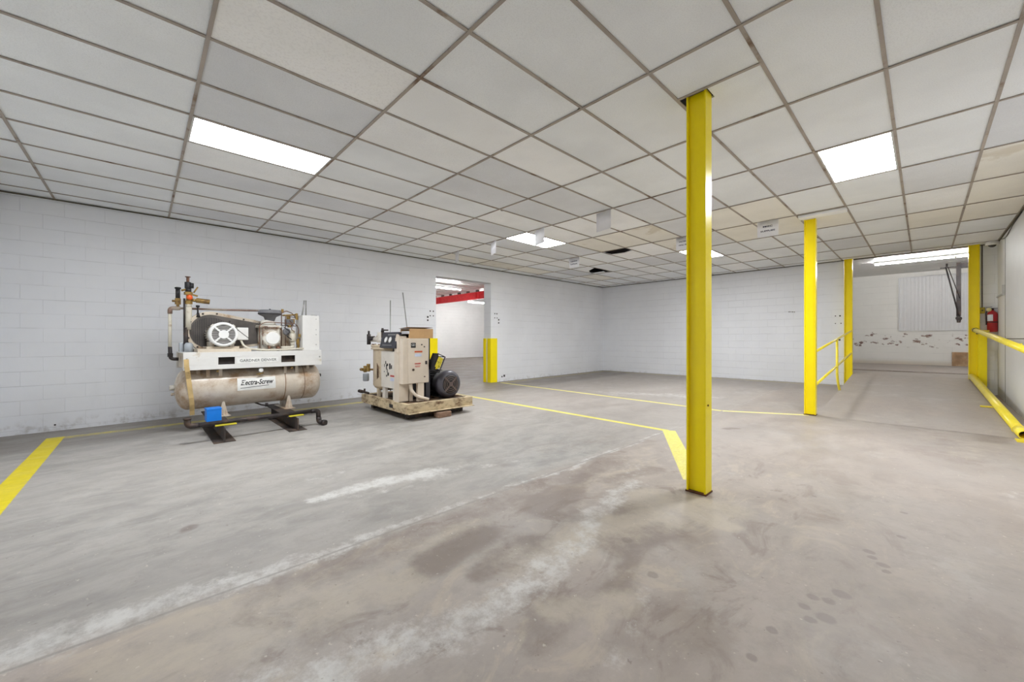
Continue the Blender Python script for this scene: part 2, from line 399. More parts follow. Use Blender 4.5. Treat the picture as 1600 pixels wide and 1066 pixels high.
def floor_mat(name, lines=()):
    m, t, b = new_mat(name)
    co = t.n('ShaderNodeTexCoord').outputs['Object']
    sp = t.n('ShaderNodeSeparateXYZ'); t.L.new(co, sp.inputs[0]); X, Y = sp.outputs[0], sp.outputs[1]
    at = lambda k: t.n('ShaderNodeAttribute', attribute_name=k).outputs['Fac']
    big = t.noise(co, .45, 4, .6); mid = t.noise(t.mapping(co, (1.6, .8, 1), (0, 0, .5)), 1.6, 7, .66, .4)
    fine = t.noise(co, 14, 4, .72); vfine = t.noise(co, 90, 3, .7)
    trow = t.noise(t.mapping(co, (2.0, .9, 1), (0, 0, .35)), 2.2, 6, .68, .5)
    # cooler grey slab left of the joint, warmer taupe slab to the right and farther in
    left = t.ramp(t.m('ADD', X, t.m('MULTIPLY', t.m('SUBTRACT', mid, .5), .5)), -2.55, -2.3, 1, 0)
    near = t.ramp(t.m('ADD', Y, t.m('MULTIPLY', t.m('SUBTRACT', big, .5), 5)), 2.8, 6.5, 1, .35)
    grey = t.mix(t.ramp(trow, .32, .68), lin(148, 145, 141), lin(174, 170, 165))
    warm = t.mix(t.ramp(mid, .3, .7), lin(160, 149, 141), lin(184, 174, 166))
    base = t.mix(t.m('MULTIPLY', left, near), warm, grey)
    base = t.mix(t.ramp(big, .42, .62, 0, .4), base, lin(176, 171, 166))
    base = t.mix(t.ramp(trow, .56, .72, 0, .28), base, lin(140, 133, 128))
    base = t.mix(t.ramp(t.noise(t.mapping(co, (1, 1, 1), (0, 0, 0), (5, 3, 0)), 1.1, 7, .74), .54, .74, 0, .5), base, lin(196, 194, 190))
    if lines:
        zone = t.m('MULTIPLY', t.ramp(X, -2.42, -2.36), t.m('MULTIPLY', t.ramp(Y, 3.4, 5.6, 1, .25), t.ramp(X, -1.0, .2, 1, .3)))
        mot = t.noise(t.mapping(co, (1.5, .8, 1), (0, 0, .15)), 2.6, 6, .66, .8)
        base = t.mix(t.m('MULTIPLY', zone, t.ramp(mot, .52, .66, 0, .5)), base, lin(202, 190, 172))
        base = t.mix(t.m('MULTIPLY', zone, t.ramp(mot, .34, .47, .5, 0)), base, lin(126, 110, 100))
    br = t.m('MULTIPLY', t.ramp(t.m('ADD', at('brown'), t.m('MULTIPLY', t.m('SUBTRACT', t.noise(co, 4.5, 6, .72), .5), 1.3)), .24, .82), t.m('MULTIPLY', t.ramp(at('brown'), 0, .3), t.ramp(at('brown'), .2, 1, .45, .9)))
    base = t.mix(t.m('MULTIPLY', br, .75), base, lin(122, 108, 99))
    tn = t.m('MULTIPLY', t.ramp(t.m('ADD', at('tan'), t.m('MULTIPLY', t.m('SUBTRACT', t.noise(co, 5.5, 6, .72), .5), 1.4)), .22, .90), t.m('MULTIPLY', t.ramp(at('tan'), 0, .3), .85))
    base = t.mix(t.m('MULTIPLY', tn, .72), base, lin(196, 186, 170))
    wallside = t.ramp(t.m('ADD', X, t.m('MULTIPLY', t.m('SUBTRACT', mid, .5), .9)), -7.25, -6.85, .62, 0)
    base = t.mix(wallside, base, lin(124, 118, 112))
    wn = t.ramp(t.m('ADD', at('white'), t.m('MULTIPLY', t.m('SUBTRACT', t.noise(co, 7, 6, .78), .5), 2.6)), .30, 1.15, 0, .85)
    wn = t.m('MULTIPLY', wn, t.ramp(at('white'), .02, .2))
    base = t.mix(wn, base, lin(216, 215, 212))
    if lines:
        sx = t.m('ADD', X, t.m('MULTIPLY', t.m('SUBTRACT', t.noise(co, 22, 3), .5), .03)); sy = t.m('ADD', Y, t.m('MULTIPLY', t.m('SUBTRACT', fine, .5), .03))
        acc = None
        for (px, py), r in SPOT:
            d = t.m('ADD', t.m('POWER', t.m('SUBTRACT', sx, px), 2), t.m('POWER', t.m('SUBTRACT', sy, py), 2))
            k = t.ramp(d, (r*.75)**2, (r*1.25)**2, 1, 0)
            acc = k if acc is None else t.m('MAXIMUM', acc, k)
        base = t.mix(t.m('MULTIPLY', acc, .42), base, lin(118, 108, 104))
    base = t.mix(t.ramp(fine, .6, .75, 0, .22), base, lin(132, 122, 114))
    base = t.mix(t.ramp(vfine, .66, .74, 0, .35), base, lin(214, 206, 192))
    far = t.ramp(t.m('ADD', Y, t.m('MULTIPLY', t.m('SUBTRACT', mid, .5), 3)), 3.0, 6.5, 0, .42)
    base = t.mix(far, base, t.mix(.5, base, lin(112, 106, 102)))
    base = t.mix(t.ramp(t.noise(co, 38, 2, .5), .70, .76, 0, .5), base, lin(218, 212, 200))
    base = t.mix(t.ramp(t.noise(t.mapping(co, (1, 1, 1), (0, 0, 0), (3, 9, 0)), 30, 3, .6), .68, .75, 0, .45), base, lin(110, 98, 90))
    base = t.mix(t.ramp(t.noise(t.mapping(co, (1, 1, 1), (0, 0, 0), (1, 4, 0)), 6, 6, .78), .46, .66, 0, .20), base, lin(136, 128, 121))
    # saw-cut joints
    def line(dist, w, col, amt):
        nonlocal base
        base = t.mix(t.ramp(dist, w*.5, w, amt, 0), base, col)
    line(t.m('ABSOLUTE', t.m('SUBTRACT', X, -2.395)), .012, lin(150, 145, 140), .6)
    # floor paint: each stripe is (x0, y0, x1, y1, half width, wear)
    wear = t.noise(co, 5, 5, .75); wf = t.noise(t.mapping(co, (3, 1, 1), (0, 0, .6)), 16, 5, .7)
    for (x0, y0, x1, y1, hw, wr, cl) in lines:
        L = math.hypot(x1-x0, y1-y0); dx, dy = (x1-x0)/L, (y1-y0)/L
        u = t.m('ADD', t.m('MULTIPLY', t.m('SUBTRACT', X, x0), dx), t.m('MULTIPLY', t.m('SUBTRACT', Y, y0), dy))
        v = t.m('ABSOLUTE', t.m('ADD', t.m('MULTIPLY', t.m('SUBTRACT', X, x0), -dy), t.m('MULTIPLY', t.m('SUBTRACT', Y, y0), dx)))
        v = t.m('ADD', v, t.m('MULTIPLY', t.m('SUBTRACT', wf, .5), .02))
        inside = t.m('MULTIPLY', t.ramp(v, hw-.006, hw+.004, 1, 0), t.m('MULTIPLY', t.ramp(u, 0, .02), t.ramp(u, L-.02, L, 1, 0)))
        k = t.m('MULTIPLY', inside, t.ramp(t.m('ADD', t.m('MULTIPLY', wear, .6), t.m('MULTIPLY', wf, .4)), wr-.06, wr+.14, 1, .25))
        base = t.mix(k, base, t.mix(t.ramp(wf, .3, .7), tuple(c*.82 for c in lin(*cl)), lin(*cl)))
    t.put(b.inputs['Base Color'], base)
    t.put(b.inputs['Roughness'], t.ramp(mid, .3, .7, .42, .68))
    b.inputs['Specular IOR Level'].default_value = .35
PY, PW = (236, 225, 112), (238, 230, 150)
floor_mat('floor_concrete', [(-7.9, -.83, 1.0, -.83, .082, .62, (232, 212, 20)), (-7.79, -.9, -7.79, 5.24, .085, .42, (226, 208, 70)),
    (-8.4, 5.24, -2.4, 5.24, .05, .58, PY), (-2.41, 5.27, -1.40, 3.55, .085, .66, (236, 226, 120)), (-8.3, 7.44, -2.42, 7.36, .048, .58, (236, 226, 130)), (-2.42, 7.36, -1.3, 8.0, .05, .6, PW),
    (-8.2, 12.55, -1.6, 12.62, .04, .48, (200, 184, 110)), (-8.25, 7.5, -8.2, 12.6, .04, .48, (200, 184, 110))])
floor_mat('ramp_concrete')
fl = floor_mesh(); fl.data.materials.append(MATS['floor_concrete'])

# ramp rising to the doorway between the two end columns, plus the room beyond
RX0, RX1, RY0, RY1, RZ1 = -1.205, .70, 8.0, 12.9, ZC-.845
mb = MB()
n = 24
def rz(y):
    t = max(0, (y-RY0)/(RY1-RY0)); z0 = floor_z(-.3, RY0)+.003
    return z0+(RZ1-z0)*min(1, t*.93+.07*t*t)
g = []
for j in range(n+1):
    y = RY0+(RY1-RY0)*j/n
    g.append([(x, y, rz(y)) for x in (RX0, -.6, 0, .70+.20*(RY1-y)/(RY1-RY0))])
for a, b_ in zip(g, g[1:]):
    for k in range(3): mb.quad(a[k], a[k+1], b_[k+1], b_[k])
    mb.quad(a[0], b_[0], (b_[0][0], b_[0][1], -.05), (a[0][0], a[0][1], -.05)); mb.quad(a[3], (a[3][0], a[3][1], -.05), (b_[3][0], b_[3][1], -.05), b_[3])
struct('ramp', mb, 'ramp_concrete')
mb = MB(); mb.box(-4, 4, RY1, 18.2, -.05, RZ1); mb.box(-4, 4, 14.2, 18.2, RZ1, RZ1+.025)
struct('floor_dock', mb, 'ramp_concrete')

# ---------------------------------------------------------------- walls
XL, XR, YB, YN = -8.48, 1.05, 12.88, -1.38
D0, D1, DZ = 5.41, 7.23, ZC+1.6
mb = MB(); H = CEIL+.6
mb.box(XL-.3, XL, YN-.2, D0, -.2, H); mb.box(XL-.3, XL, D1, YB+.2, -.2, H); mb.box(XL-.3, XL, D0, D1, DZ, H)
struct('wall_left', mb, 'block_wall_y')
mb = MB(); mb.box(XL, -1.385, YB, YB+.22, -.2, H); struct('wall_back', mb, 'block_wall_x')
mb = MB(); mb.box(.80, XR+.2, YB, YB+.22, -.2, H); struct('wall_corner', mb, 'block_wall_x')
mb = MB(); mb.box(XR, XR+.2, YN-.2, YB, -.2, H)
struct('wall_right', mb, 'plain_wall_y')
mb = MB(); mb.box(XL-.3, XR+.2, YN-.2, YN, -.2, H); struct('wall_near', mb, 'block_wall_x')
# dark wall angle where the ceiling meets the walls
mb = MB()
mb.box(XL, XL+.022, YN, YB, CEIL-.016, CEIL-.002); mb.box(XL, -1.36, YB-.022, YB, CEIL-.016, CEIL-.002); mb.box(.8, XR, YB-.02, YB, CEIL-.016, CEIL-.002)
mb.box(XR-.02, XR, YN, YB, CEIL-.016, CEIL-.002); mb.box(-1.2, .68, YB-.02, YB+.01, CEIL-.02, CEIL+.002)
struct('trim_1', mb, 'wall_angle')
# seams of the panelled right wall
mb = MB()
for y in (11.75, 9.35): mb.box(XR-.004, XR, y-.006, y+.006, floor_z(1, y), CEIL-.1)
mb.box(XR-.004, XR, 9.4, 12.3, ZC+.0, ZC+.012)
struct('trim_2', mb, 'wall_angle')

# ---------------------------------------------------------------- ceiling grid
TX = lambda j: -(j+.3126)*.6096
TY = lambda i: -.903+1.2192*i
LIGHTS = [(1, 7), (5, 0), (5, 8), (8, 5)]
bright = {(1, 4): 'tile_fleck', (1, 7+1): 'tile_mid', (1, 11): 'tile_white', (2, 4): 'tile_white', (2, 5): 'tile_mid', (2, 8): 'tile_white', (2, 10): 'tile_white', (2, 11): 'tile_mid',
          (3, 4): 'tile_white', (3, 8): 'tile_white', (3, 10): 'tile_white', (4, 7): 'tile_mid', (4, 9): 'tile_white', (4, 10): 'tile_white', (5, 5): 'tile_mid', (5, 6): 'tile_mid', (5, 7): 'tile_mid', (5, 10): 'tile_mid', (5, 12): 'tile_cream',
          (6, 2): 'tile_cream', (6, 3): 'tile_cream', (6, 6): 'tile_cream', (6, 7): 'tile_stained', (6, 5): 'tile_stained', (7, 2): 'tile_cream', (7, 1): 'tile_cream', (7, 3): 'tile_cream', (7, 5): 'tile_stained', (7, 6): 'tile_white', (9, 0): 'tile_white', (8, -1): 'tile_cream', (9, 4): 'tile_white',
          (7, -2): 'tile_cream', (8, -2): 'tile_cream', (6, -2): 'tile_stained', (9, -1): 'tile_mid', (8, 10): 'tile_white', (9, 11): 'tile_cream', (9, 12): 'tile_white', (10, 5): 'tile_white', (10, 9): 'tile_mid', (7, 12): 'tile_cream', (6, 12): 'tile_stained', (8, 8): 'tile_mid', (4, 11): 'tile_mid'}
dark = {(1, 5), (1, 6), (1, 12), (1, 9), (2, 9), (2, 12), (3, 9), (4, 8), (3, 5), (3, 6), (4, 5), (4, 6), (5, 9), (6, 8), (5, 4), (6, 9)}
TN = ['tile_grey', 'tile_mid', 'tile_dark', 'tile_white', 'tile_fleck', 'tile_cream', 'tile_stained']
mb = MB(); ZT = CEIL+.004
def tile(x0, x1, y0, y1, k, dz=0.):
    mb.mi = TN.index(k)
    mb.box(x1, x0, y0, y1, ZT+dz, ZT+dz+.016)
rt = random.Random(3)
for i in range(-1, 12):
    for j in range(-3, 14):
        x0, x1 = TX(j), TX(j+1); y0, y1 = TY(i), TY(i+1)
        x0, x1 = min(x0, XR), max(x1, XL); y0, y1 = max(y0, YN), min(y1, YB)
        if x0-x1 < .02 or y1-y0 < .02 or (i, j) in LIGHTS: continue
        k = bright.get((i, j)) or ('tile_dark' if (i, j) in dark else rt.choice(['tile_grey', 'tile_grey', 'tile_mid', 'tile_grey', 'tile_dark']) if i > 4 else 'tile_grey')
        if (i, j) == (7, 7):                      # tile that has slid away from its tee
            mb.mi = TN.index('tile_white')
            P = [(x0, 8.06), (x1, 7.95), (x1, y1), (x0, y1)]; P = [(x0-.0, 7.98), ((x0+x1)/2, 8.12), (x1, 8.06), (x1, y1), (x0, y1)]
            mb.prism(P, .016, Matrix.Translation((0, 0, ZT)))
        elif (i, j) == (8, 10):                   # broken tile
            mb.mi = TN.index('tile_white')
            mb.prism([(x0, y0), (x0-.05, y0+.35), (x0-.42, y0+.62), (x1, y0+.95), (x1, y0)], .016, Matrix.Translation((0, 0, ZT)))
            mb.mi = TN.index('tile_grey')
            mb.prism([(x1, y1-.15), (x1+.4, y1-.16), (x1+.36, y1), (x1, y1)], .016, Matrix.Translation((0, 0, ZT)))
        elif (i, j) == (3, 1):                    # cut around the near column
            tile(x0, x1, y0, 3.25, k); tile(x0, -1.18, 3.25, y1, k); tile(-1.18, x1, 3.42, y1, k)
        elif (i, j) == (6, 1): tile(x0, x1, y0, y1-.02, k)
        else: tile(x0, x1, y0, y1, k, rt.choice([0, 0, 0, .002]))
ceil = struct('ceiling', mb, TN)
mb = MB()
hw = .012
for j in range(-2, 14):
    x = TX(j)
    if XL < x < XR: mb.box(x-hw, x+hw, YN, YB, CEIL-.004, CEIL+.003)
for i in range(0, 12):
    y = TY(i); mb.box(XL, XR, y-hw, y+hw, CEIL-.006, CEIL+.001)
mb.box(TX(2), TX(1), 3.225, 3.25, CEIL-.005, CEIL+.002)
struct('trim_3', mb, 'tee_bar')
mb = MB(); mb.box(XL-.3, XR+.2, YN-.2, YB+.22, CEIL+.5, CEIL+.6); struct('ceiling_deck', mb, 'plenum')
mb = MB(); mb.box(TX(2)+.02, TX(1)-.0, 7.67, 7.84, CEIL-.045, CEIL-.008); struct('trim_4', mb, 'tile_white')   # board over the second column
mb = MB()
for (x0, y0, x1, y1, wd) in ((TX(4)+0, 1.6, TX(4)-.01, 1.62, .01),):
    pass
# small dark gaps where tiles have dropped off their tees
for (j, i, f0, f1, wd) in ((5, 1, .35, .75, .012), (7, 1, .8, 1., .014), (7, 4, .02, .10, .03), (3, 2, .98, 1.0, .03), (9, 4, .6, .7, .01), (9, 6, .0, .06, .03), (13, 2, 0, .02, .03), (2, 8, .3, .75, .03), (8, 3, .3, .6, .01)):
    x = TX(j); ya, yb = TY(i)+1.2192*f0, TY(i)+1.2192*f1
    mb.prism([(x-.013, ya), (x-.013, yb), (x-.013-wd, (ya+yb)/2)], .004, Matrix.Translation((0, 0, ZT-.0045)))
struct('trim_5', mb, 'plenum')

def ceiling_light(i, j, label):
    x0, x1, y0, y1 = TX(j+1), TX(j), TY(i), TY(i+1)
    c = ((x0+x1)/2, (y0+y1)/2, CEIL)
    r = thing('ceiling_light', label, 'ceiling light', c, group='recessed ceiling light panels')
    m = MB(); a, b_ = (x1-x0)/2-.011, (y1-y0)/2-.011; e = .018
    m.box(-a, a, -b_, -b_+e, -.004, .05); m.box(-a, a, b_-e, b_, -.004, .05)
    m.box(-a, -a+e, -b_+e, b_-e, -.004, .05); m.box(a-e, a, -b_+e, b_-e, -.004, .05)
    m.build('frame', 'panel_metal', r)
    m = MB(); m.box(-a+e, a-e, -b_+e, b_-e, .002, .03); m.build('diffuser', 'panel_glow', r)
ceiling_light(1, 7, 'lit white rectangular ceiling panel above and nearest the tank air compressor')
ceiling_light(5, 0, 'lit white rectangular ceiling panel to the right of the nearest yellow column')
ceiling_light(5, 8, 'lit white ceiling panel with a paper sign hanging in front of it')
ceiling_light(8, 5, 'lit ceiling panel partly hidden behind the nearest yellow column')

# ---------------------------------------------------------------- yellow steel columns
def column(x, y, z0, z1, label, w=.152, d=.13, dent=False, tf=.014):
    r = thing('steel_column', label, 'column', (x, y, z0), group='yellow steel columns')
    m = MB(); h = z1-z0
    n_ = 24
    def strip(xa, xb, ya, yb):
        for k in range(n_):
            za, zb = h*k/n_, h*(k+1)/n_
            m.box(xa, xb, ya, yb, za, zb)
    m.box(-w/2, -w/2+tf, -d/2, d/2, 0, h); m.box(w/2-tf, w/2, -d/2, d/2, 0, h); m.box(-w/2+tf, w/2-tf, -.035, -.025, 0, h)
    m.build('shaft', 'yellow_paint', r, bevel=.0015)
    m = MB(); m.box(-w/2-.006, w/2+.006, -d/2-.006, d/2+.006, 0, .012); m.build('base_plate', 'rust', r)
    if dent:
        m = MB(); m.cyl((w/2-.002, -.02, .72), (w/2+.006, -.02, .72), .008, seg=8); m.build('bolt', 'rust', r)
    return r
zc = CEIL+.02
column(-1.272, 3.335, floor_z(-1.27, 3.3), zc, 'nearest and tallest-looking yellow steel column, standing alone on the open floor', dent=True)
column(-1.29, 8.06, floor_z(-1.29, 8.1), CEIL-.01, 'middle yellow steel column where the sloping handrail begins')
column(-1.29, 12.82, floor_z(-1.29, 12.8), zc, 'yellow steel column at the right end of the back wall, left of the doorway')
column(.73, 12.82, floor_z(.7, 12.8), zc, 'yellow steel column right of the doorway, beside the fire extinguisher')

# ---------------------------------------------------------------- handrails
r = thing('handrail', 'thin yellow handrail with two sloping bars between the middle and doorway columns', 'handrail', (-1.22, 10.4, floor_z(-1.22, 10.4)))
O = Vector(r.location)
def rel(*ps): return [Vector(p)-O for p in ps]
ra = lambda Y: ZC-.215+(Y-8.1)*.0885
rb = lambda Y: ZC-.77+(Y-8.1)*.0885
for nm, f_ in (('rail', ra), ('rail', rb)):
    m = MB(); m.tube(rel((-1.24, 8.12, f_(8.12)), (-1.24, 12.77, f_(12.77))), .021, 12); m.build(nm, 'yellow_rail', r)
m = MB(); zb = rz(10.4)
m.tube(rel((-1.222, 10.36, ra(10.36)+.01), (-1.222, 10.37, ZC-.75), (-1.21, 10.44, ZC-.95), (-1.18, 10.58, floor_z(-1.2, 10.4)+.0)), .022, 12, fillet=.1); m.build('post', 'yellow_rail', r)

r = thing('guard_rail', 'thick yellow pipe rail sloping along the right wall of the ramp', 'handrail', (.72, 12.66, rz(12.66)))
O = Vector(r.location)
m = MB(); m.tube(rel((.73, 12.74, ZC+.195), (.79, 10.1, ZC+.03), (.875, 7.5, ZC-.165)), .043, 16); m.build('rail', 'yellow_rail', r)
m = MB(); m.tube(rel((.875, 7.46, ZC-.14), (.875, 7.46, floor_z(.87, 7.46))), .043, 16); m.build('post', 'yellow_rail', r)
m = MB(); m.box(.775-.72, .895-.72, -.04, .03, floor_z(.8, 12.7)-O.z, ZC+.12-O.z); m.build('post', 'yellow_paint', r, bevel=.004)
m = MB(); m.cyl(*rel((.78, 12.68, ZC+.165), (.93, 12.70, ZC+.165)), .022, seg=12); m.build('stub_pipe', 'yellow_rail', r)
m = MB(); m.lathe([(.05, 0), (.05, .03)], rel((.736, 12.5, ZC+.182))[0], (.02, -1, -.06), 16); m.box(.02, .055, -.175, -.14, ZC+.1-O.z, ZC+.15-O.z); m.build('clamp', 'black_iron', r)
m = MB(); m.box(.135, .155, -4.4, -4.37, ZC-.10-O.z, ZC-.055-O.z); m.build('bracket', 'yellow_rail', r)

O3 = (.72, 10.3, rz(10.3))
r = thing('curb_pipe', 'thick yellow pipe lying along the right edge of the ramp floor', 'pipe', O3); O = Vector(O3)
m = MB(); m.tube(rel((.70, 12.72, rz(12.72)+.075), (.79, 10.2, rz(10.2)+.06), (.855, 8.35, floor_z(.85, 8.3)+.062)), .056, 18); m.build('pipe', 'yellow_rail', r)
m = MB(); a_, b_ = rel((.855, 8.37, floor_z(.85, 8.3)+.062), (.862, 7.96, floor_z(.85, 8)+.06))
ax = (b_-a_).normalized(); Ln = (b_-a_).length
m.lathe([(.05, 0), (.058, .005), (.058, Ln), (.047, Ln), (.047, .05)], a_, ax, 20, closed=False); m.build('pipe_end', 'yellow_rail', r)
m = MB(); m.lathe([(.062, 0), (.064, .008), (.064, .022), (.062, .03)], a_-ax*.01, ax, 20); m.build('collar', 'yellow_rail', r)
m = MB(); m.lathe([(.046, 0), (.046, .004)], a_+ax*.06, ax, 16); m.build('bore', 'black_paint', r)
m = MB(); x_, y_ = -.09, -.35
m.box(x_, .06, -.42, -.30, rz(9.95)-O.z-.002, rz(9.95)-O.z+.012); m.build('foot_plate', 'yellow_rail', r)
m = MB(); m.box(.06, .20, -2.55, -2.36, floor_z(.85, 7.9)-O.z, floor_z(.85, 7.9)-O.z+.014); m.build('foot_plate', 'yellow_rail', r)

# ---------------------------------------------------------------- small fittings near the corner
mat('ext_red', (176, 26, 40), .3, var=.08, coat=.5)
mat('ext_cream', (226, 214, 150), .5)
mat('box_yellow', (190, 170, 40), .5, var=.15)
mat('conduit_dark', (80, 62, 74), .5, .2)
mat('camera_white', (238, 237, 235), .35)
mat('smoke_dome', (60, 58, 60), .1)
mat('label_white', (222, 224, 230), .5, var=.1)
mat('label_blue', (70, 110, 170), .5)
ez = ZC+.145; ex_, ey_ = .975, 12.80
r = thing('fire_extinguisher', 'red fire extinguisher hung on the white wall beside the doorway column', 'fire extinguisher', (ex_, ey_, ez))
m = MB(); m.lathe([(.055, 0), (.072, .012), (.072, .36), (.066, .395), (.045, .425), (.022, .44), (.022, .45)], (0, 0, 0), (0, 0, 1), 28); m.build('cylinder', 'ext_red', r)
m = MB(); m.cyl((0, 0, .448), (0, 0, .49), .02, seg=12); m.box(-.02, .07, -.01, .01, .485, .495); m.box(-.02, .06, -.012, .012, .515, .523, Matrix.Rotation(-.12, 4, 'Y')); m.build('valve', 'black_iron', r)
m = MB(); m.tube([(-.01, 0, .47), (-.06, -.01, .47), (-.085, -.01, .40), (-.078, -.01, .15)], .011, 10, fillet=.04); m.build('hose', 'black_iron', r)
m = MB(); m.ball((-.045, -.02, .465), .036, sc=(1, .5, 1.1)); m.build('inspection_tag', 'ext_cream', r)
m = MB()
for k in range(6):
    t0, t1 = [math.radians(-160+q*12) for q in (k, k+1)]
    R_ = .0738
    m.quad((R_*math.cos(t0), R_*math.sin(t0), .23), (R_*math.cos(t1), R_*math.sin(t1), .23), (R_*math.cos(t1), R_*math.sin(t1), .36), (R_*math.cos(t0), R_*math.sin(t0), .36))
m.build('label', 'label_white', r)
m = MB(); m.lathe([(.0735, .195), (.0745, .198), (.0745, .212), (.0735, .215)], (0, 0, 0), (0, 0, 1), 28); m.box(-.02, .02, .06, .078, .1, .5); m.build('wall_bracket', 'black_iron', r)

r = thing('conduit_run', 'dark thin conduit dropping down the white wall to a yellow switch box', 'conduit', (.845, 12.87, ZC+.54))
m = MB(); m.cyl((0, 0, .12), (0, 0, 1.445), .008, seg=10); m.build('conduit', 'conduit_dark', r)
m = MB(); m.box(-.035, .035, -.045, .008, 0, .125); m.build('switch_box', 'box_yellow', r, bevel=.004)
m = MB(); m.cyl((0, -.046, .062), (0, -.052, .062), .013, seg=14); m.build('knob', 'black_iron', r)

r = thing('security_camera', 'small white dome camera on the ceiling in the right corner', 'camera', (.955, 12.55, CEIL-.006))
m = MB(); m.lathe([(.085, 0), (.092, .008), (.095, .06), (.084, .075)], (0, 0, 0), (0, 0, -1), 28); m.build('housing', 'camera_white', r)
m = MB(); m.ball((0, 0, -.066), .058, 20, 10, (1, 1, .9)); m.build('dome', 'smoke_dome', r)
mb = MB(); mb.tube([(1.04, 12.3, CEIL-.02), (1.043, 11.6, CEIL-.12), (1.043, 10.9, CEIL-.04), (1.043, 9.9, CEIL-.02)], .006, 6, fillet=.3)
tag(mb.build('cable', 'black_iron', org=(1.04, 12.3, CEIL-.02)), 'dark cable running from the dome camera along the top of the right wall', 'cable')
r = thing('wall_bracket', 'small grey metal pipe bracket on the right wall above the extinguisher', 'bracket', (1.045, 12.3, ZC+.86))
m = MB(); m.box(-.02, .004, -.5, .48, -.012, .012); m.build('arm', 'panel_metal', r)
m = MB(); m.box(-.03, .004, -.52, -.49, -.03, .16); m.build('upright', 'panel_metal', r)

# ---------------------------------------------------------------- jamb guards of the side doorway
def jamb_guard(name, label, pieces, loc):
    r = thing(name, label, 'door guard', loc, group='yellow steel jamb guards')
    O = Vector(loc)
    for nm, mt, (x0, x1, y0, y1, z0, z1) in pieces:
        m = MB(); m.box(x0-O.x, x1-O.x, y0-O.y, y1-O.y, z0-O.z, z1-O.z); m.build(nm, mt, r, bevel=.003)
zg0, zg1 = floor_z(XL, 7.2), ZC+.02
jamb_guard('jamb_guard', 'waist-high yellow steel guard on the right side of the side doorway', [
    ('jamb_plate', 'yellow_paint', (XL-.30, XL-.19, D1-.03, D1-.002, zg0, zg1)),
    ('jamb_plate', 'yellow_paint', (XL-.12, XL+.03, D1-.03, D1-.002, zg0, zg1)),
    ('wall_plate', 'yellow_paint', (XL+.002, XL+.03, D1-.001, D1+.22, zg0, zg1)),
    ('filler', 'white_gloss', (XL-.189, XL-.121, D1-.012, D1-.002, zg0+.05, zg1-.12))], (XL, D1+.05, zg0))
zg0 = floor_z(XL, 5.3)
jamb_guard('jamb_guard', 'yellow steel guard on the left side of the side doorway, behind the machines', [
    ('jamb_plate', 'yellow_paint', (XL-.14, XL+.03, D0+.002, D0+.03, zg0, zg1)),
    ('wall_plate', 'yellow_paint', (XL+.002, XL+.03, D0-.20, D0+.001, zg0, zg1))], (XL, D0-.05, zg0))
# anchor holes left in the painted block
def anchors(name, pts, axis):
    m = MB()
    for (a, z, s_) in pts:
        if axis == 'y': m.box(XL, XL+.003, a-s_, a+s_, z-s_, z+s_)
        else: m.box(a-s_, a+s_, YB-.003, YB, z-s_, z+s_)
    struct(name, m, 'black_iron')
anchors('trim_6', [(5.24, ZC+.70, .016), (5.33, ZC+.70, .016), (5.24, ZC+.585, .014), (5.33, ZC+.585, .014), (5.17, ZC+.55, .022), (5.17, ZC+.47, .02),
                   (7.38, ZC+.73, .016), (7.46, ZC+.73, .016), (7.38, ZC+.61, .014), (7.47, ZC+.61, .014), (7.53, ZC+.56, .022), (7.53, ZC+.47, .02), (-.9, ZC-1.22, .01), (7.75, ZC-1.08, .03), (7.66, ZC-1.1, .02)], 'y')
anchors('trim_7', [(-1.55, ZC+.59, .012), (-1.46, ZC+.59, .016), (-1.55, ZC+.40, .010), (-1.44, ZC+.40, .012), (-1.47, ZC-.02, .020), (-2.17, ZC-.02, .02), (-2.53, ZC+.745, .012), (-2.49, ZC+.742, .010), (-2.45, ZC+.74, .012), (-2.41, ZC+.735, .010)], 'x')

# ---------------------------------------------------------------- paper signs hanging from the tees
def sign(xc, y, wd, ht, yaw, tx, label, portrait=False):
    z = CEIL-.01
    r = thing('paper_sign', label, 'paper sign', (xc, y, z), yaw, 'paper signs hung from the ceiling grid')
    m = MB()
    N = 6
    for k in range(N):
        a, b_ = -wd/2+wd*k/N, -wd/2+wd*(k+1)/N
        ya, yb = .006*math.sin(k*1.1), .006*math.sin((k+1)*1.1)
        m._faces([Vector(p) for p in ((a, ya, -ht), (b_, yb, -ht), (b_, yb, 0), (a, ya, 0), (a, ya+.0012, -ht), (b_, yb+.0012, -ht), (b_, yb+.0012, 0), (a, ya+.0012, 0))],
                 [(0, 1, 2, 3), (7, 6, 5, 4), (0, 4, 5, 1), (3, 2, 6, 7)], True)
    m.build('sheet', 'paper', r)
    if tx:
        for q, line in enumerate(tx):
            m = MB(); text_mb(m, line, .034, (0, -.0105, -ht*(.36+.28*q)), (1, 0, 0), (0, 0, 1), width=wd*(.46 if len(line) < 6 else .68), bold=.0008)
            m.build('lettering', 'ink', r)
sign(-7.28, 5.2, .27, .235, -.35, None, 'blank-looking white paper sign hanging nearest the side doorway')
sign(-6.02, 5.2, .28, .25, -.35, None, 'white paper sign hanging just left of the lit panel over the machines')
sign(-4.75, 5.2, .30, .27, -.25, None, 'white paper sign hanging directly in front of a lit ceiling panel')
sign(-3.41, 5.2, .29, .29, -.15, None, 'pale paper sign hanging between the lit panel and the near column')
sign(-5.84, 7.64, .30, .24, 0., ['CLEANING', 'SUPPLIES'], 'small paper sign with two lines of print near the torn ceiling hole')
sign(-3.17, 7.64, .35, .235, .0, ['WATER AND', 'HVAC FILTERS'], 'printed paper sign half hidden behind the nearest yellow column')
sign(-1.79, 7.60, .30, .265, .05, ['MISC', 'SUPPLIES'], 'printed paper sign between the nearest and the middle yellow columns')
